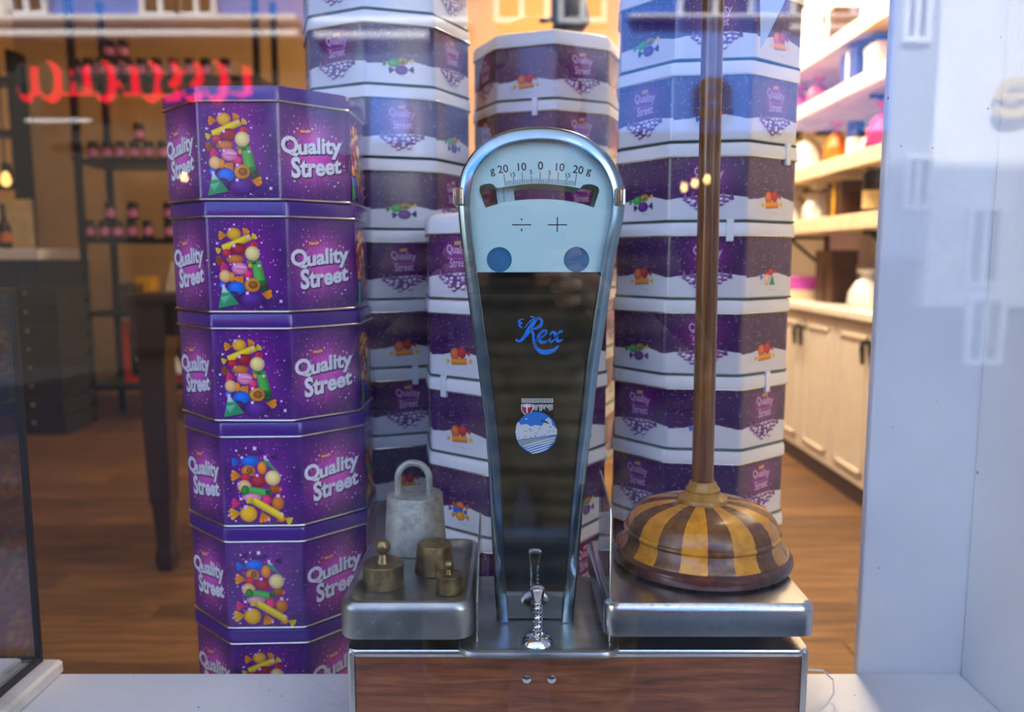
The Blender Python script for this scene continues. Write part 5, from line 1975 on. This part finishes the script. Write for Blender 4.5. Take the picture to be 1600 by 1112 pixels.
GZ = -0.16
PX, PYY = 0.03, -0.40
ps = thing('person', (PX, PYY, GZ), 'person in an olive knitted coat holding a camera, mirrored in the dark panel', 'person')
V = [(PX, PYY, 0.74), (PX, PYY, 0.92), (PX, PYY + 0.01, 1.10), (PX, PYY, 1.22), (PX, PYY + 0.01, 1.29),
     (PX - 0.10, PYY, 0.68), (PX - 0.11, PYY + 0.01, 0.33), (PX - 0.12, PYY - 0.02, -0.07), (PX - 0.13, PYY + 0.11, -0.125),
     (PX + 0.10, PYY, 0.68), (PX + 0.11, PYY + 0.01, 0.33), (PX + 0.12, PYY - 0.02, -0.07), (PX + 0.13, PYY + 0.11, -0.125),
     (PX - 0.17, PYY, 1.20), (PX - 0.25, PYY + 0.06, 0.98), (PX - 0.12, PYY + 0.24, 1.14),
     (PX + 0.17, PYY, 1.20), (PX + 0.25, PYY + 0.06, 0.98), (PX + 0.09, PYY + 0.24, 1.14)]
E_ = [(0, 1), (1, 2), (2, 3), (3, 4), (0, 5), (5, 6), (6, 7), (7, 8), (0, 9), (9, 10), (10, 11), (11, 12), (3, 13), (13, 14), (14, 15), (3, 16), (16, 17), (17, 18)]
Rr = [(0.17, 0.12), (0.16, 0.11), (0.17, 0.12), (0.12, 0.09), 0.055, (0.105, 0.10), 0.065, 0.045, (0.045, 0.035), (0.105, 0.10), 0.065, 0.045, (0.045, 0.035), 0.075, 0.055, 0.037, 0.075, 0.055, 0.037]
skin('body', V, E_, Rr, 'knit_coat', ps)
# head, looking down at the camera
hc = Vector((PX, PYY + 0.04, 1.43))
hd = MB()
prof = []
for i in range(13):
    t_ = PI * i / 12
    prof.append((math.sin(t_), -math.cos(t_)))
rings = []
for sr, cz_ in prof:
    wx = 0.074 * sr * (1 - 0.22 * max(0, -cz_))
    wy = 0.096 * sr
    rings.append([(hc.x + max(wx, 1e-4) * math.cos(2 * PI * j / 24), hc.y + max(wy, 1e-4) * math.sin(2 * PI * j / 24) + 0.012 * max(0, -cz_), hc.z + 0.118 * cz_) for j in range(24)])
hd.loft(rings)
head = hd.build('head', 'skin_tone', ps, True)
MB().tube([(PX, PYY + 0.01, 1.24), (PX, PYY + 0.02, 1.36)], [0.055, 0.05], 14).build('neck', 'skin_tone', ps, True)
MB().loft([[(hc.x + a_ * w_, hc.y + 0.088 + d_, hc.z + z_) for a_, d_ in ((-1, 0), (-0.4, 0.4 * w_), (0.4, 0.4 * w_), (1, 0))] if False else [(hc.x - w_, hc.y + 0.080, hc.z + z_), (hc.x - w_ * 0.4, hc.y + 0.088 + dd, hc.z + z_), (hc.x + w_ * 0.4, hc.y + 0.088 + dd, hc.z + z_), (hc.x + w_, hc.y + 0.080, hc.z + z_)] for w_, dd, z_ in ((0.006, 0.0, 0.015), (0.010, 0.014, -0.012), (0.017, 0.022, -0.028), (0.014, 0.006, -0.036))]).build('nose', 'skin_tone', head, True)
for sx_ in (-1, 1):
    MB().lathe([(0.001, -0.009), (0.010, -0.005), (0.013, 0), (0.010, 0.005), (0.001, 0.009)], (hc.x + sx_ * 0.030, hc.y + 0.078, hc.z + 0.006), 12).build('eye', 'eye_white', head, True)
    MB().lathe([(0.001, -0.004), (0.005, -0.002), (0.005, 0.002), (0.001, 0.004)], (hc.x + sx_ * 0.030, hc.y + 0.089, hc.z + 0.004), 10).build('pupil', 'hair_dark', head, True)
    MB().loft([[(hc.x + sx_ * (0.073 + dx), hc.y - 0.005 + 0.017 * math.cos(2 * PI * j / 12), hc.z - 0.004 + 0.029 * math.sin(2 * PI * j / 12)) for j in range(12)] for dx in (-0.004, 0.004, 0.009)]).build('ear', 'skin_tone', head, True)
MB().tube([(hc.x - 0.024, hc.y + 0.081, hc.z - 0.058), (hc.x, hc.y + 0.089, hc.z - 0.060), (hc.x + 0.024, hc.y + 0.081, hc.z - 0.058)], [0.003, 0.006, 0.003], 8).build('mouth', 'red_film', head, True)
hr_ = MB()
rings = []
for i in range(8):
    t_ = PI / 2 * i / 7
    q_ = math.cos(t_)
    rings.append([(hc.x + max(0.081 * q_, 1e-4) * math.cos(2 * PI * j / 24), hc.y - 0.012 + max(0.100 * q_, 1e-4) * math.sin(2 * PI * j / 24), hc.z + 0.022 - 0.045 * max(0, -math.sin(2 * PI * j / 24)) * q_ + 0.104 * math.sin(t_)) for j in range(24)])
hr_.loft(rings, cap0=False).build('hair', 'hair_dark', ps, True)
# hands closed on the camera
for sx_ in (-1, 1):
    w0 = Vector((PX + (-0.12 if sx_ < 0 else 0.09), PYY + 0.24, 1.14))
    tgt = Vector((sx_ * 0.068, -0.115, 1.185))
    pm = (w0 + tgt) / 2
    hv = [w0, pm, tgt]
    hand = skin('hand', hv, [(0, 1), (1, 2)], [(0.028, 0.022), (0.036, 0.020), (0.036, 0.018)], 'skin_tone', ps, sub=2)
    for fi in range(4):
        zz = 1.205 - fi * 0.019
        ln = (0.92, 1.0, 0.95, 0.78)[fi]
        b0 = tgt + Vector((0, -0.005, zz - tgt.z))
        fv = [b0, b0 + Vector((sx_ * 0.012, 0.030 * ln, 0.0)), b0 + Vector((-sx_ * 0.004, 0.052 * ln, -0.002)), b0 + Vector((-sx_ * 0.024 * ln, 0.056 * ln, -0.004))]
        skin('finger', fv, [(0, 1), (1, 2), (2, 3)], [0.0095, 0.0088, 0.0082, 0.007], 'skin_tone', hand, sub=1)
    tv = [pm + Vector((-sx_ * 0.012, 0, 0.012)), pm + Vector((-sx_ * 0.030, 0.012, 0.026)), pm + Vector((-sx_ * 0.046, 0.036, 0.030))]
    skin('thumb', tv, [(0, 1), (1, 2)], [0.011, 0.0098, 0.008], 'skin_tone', hand, sub=1)
pc = thing('photo_camera', (0, -0.115, 1.155), 'black camera held up by the person, mirrored in the glass', 'camera')
MB().box((-0.066, -0.145, 1.155), (0.066, -0.085, 1.240), bev=0.006).build('camera_body', 'black_metal', pc)
MB().box((-0.024, -0.140, 1.240), (0.024, -0.090, 1.262), bev=0.006).build('prism', 'black_metal', pc)
m = MB()
m.lathe([(0.034, 0), (0.034, 0.03), (0.037, 0.032), (0.037, 0.050), (0.033, 0.052), (0.028, 0.048), (0.001, 0.046)], (0, 0, 0), 28)
m.v = [(a_, -0.087 + c_, 1.2 + b_) for a_, b_, c_ in m.v]
m.build('lens', 'black_gloss', pc, True)
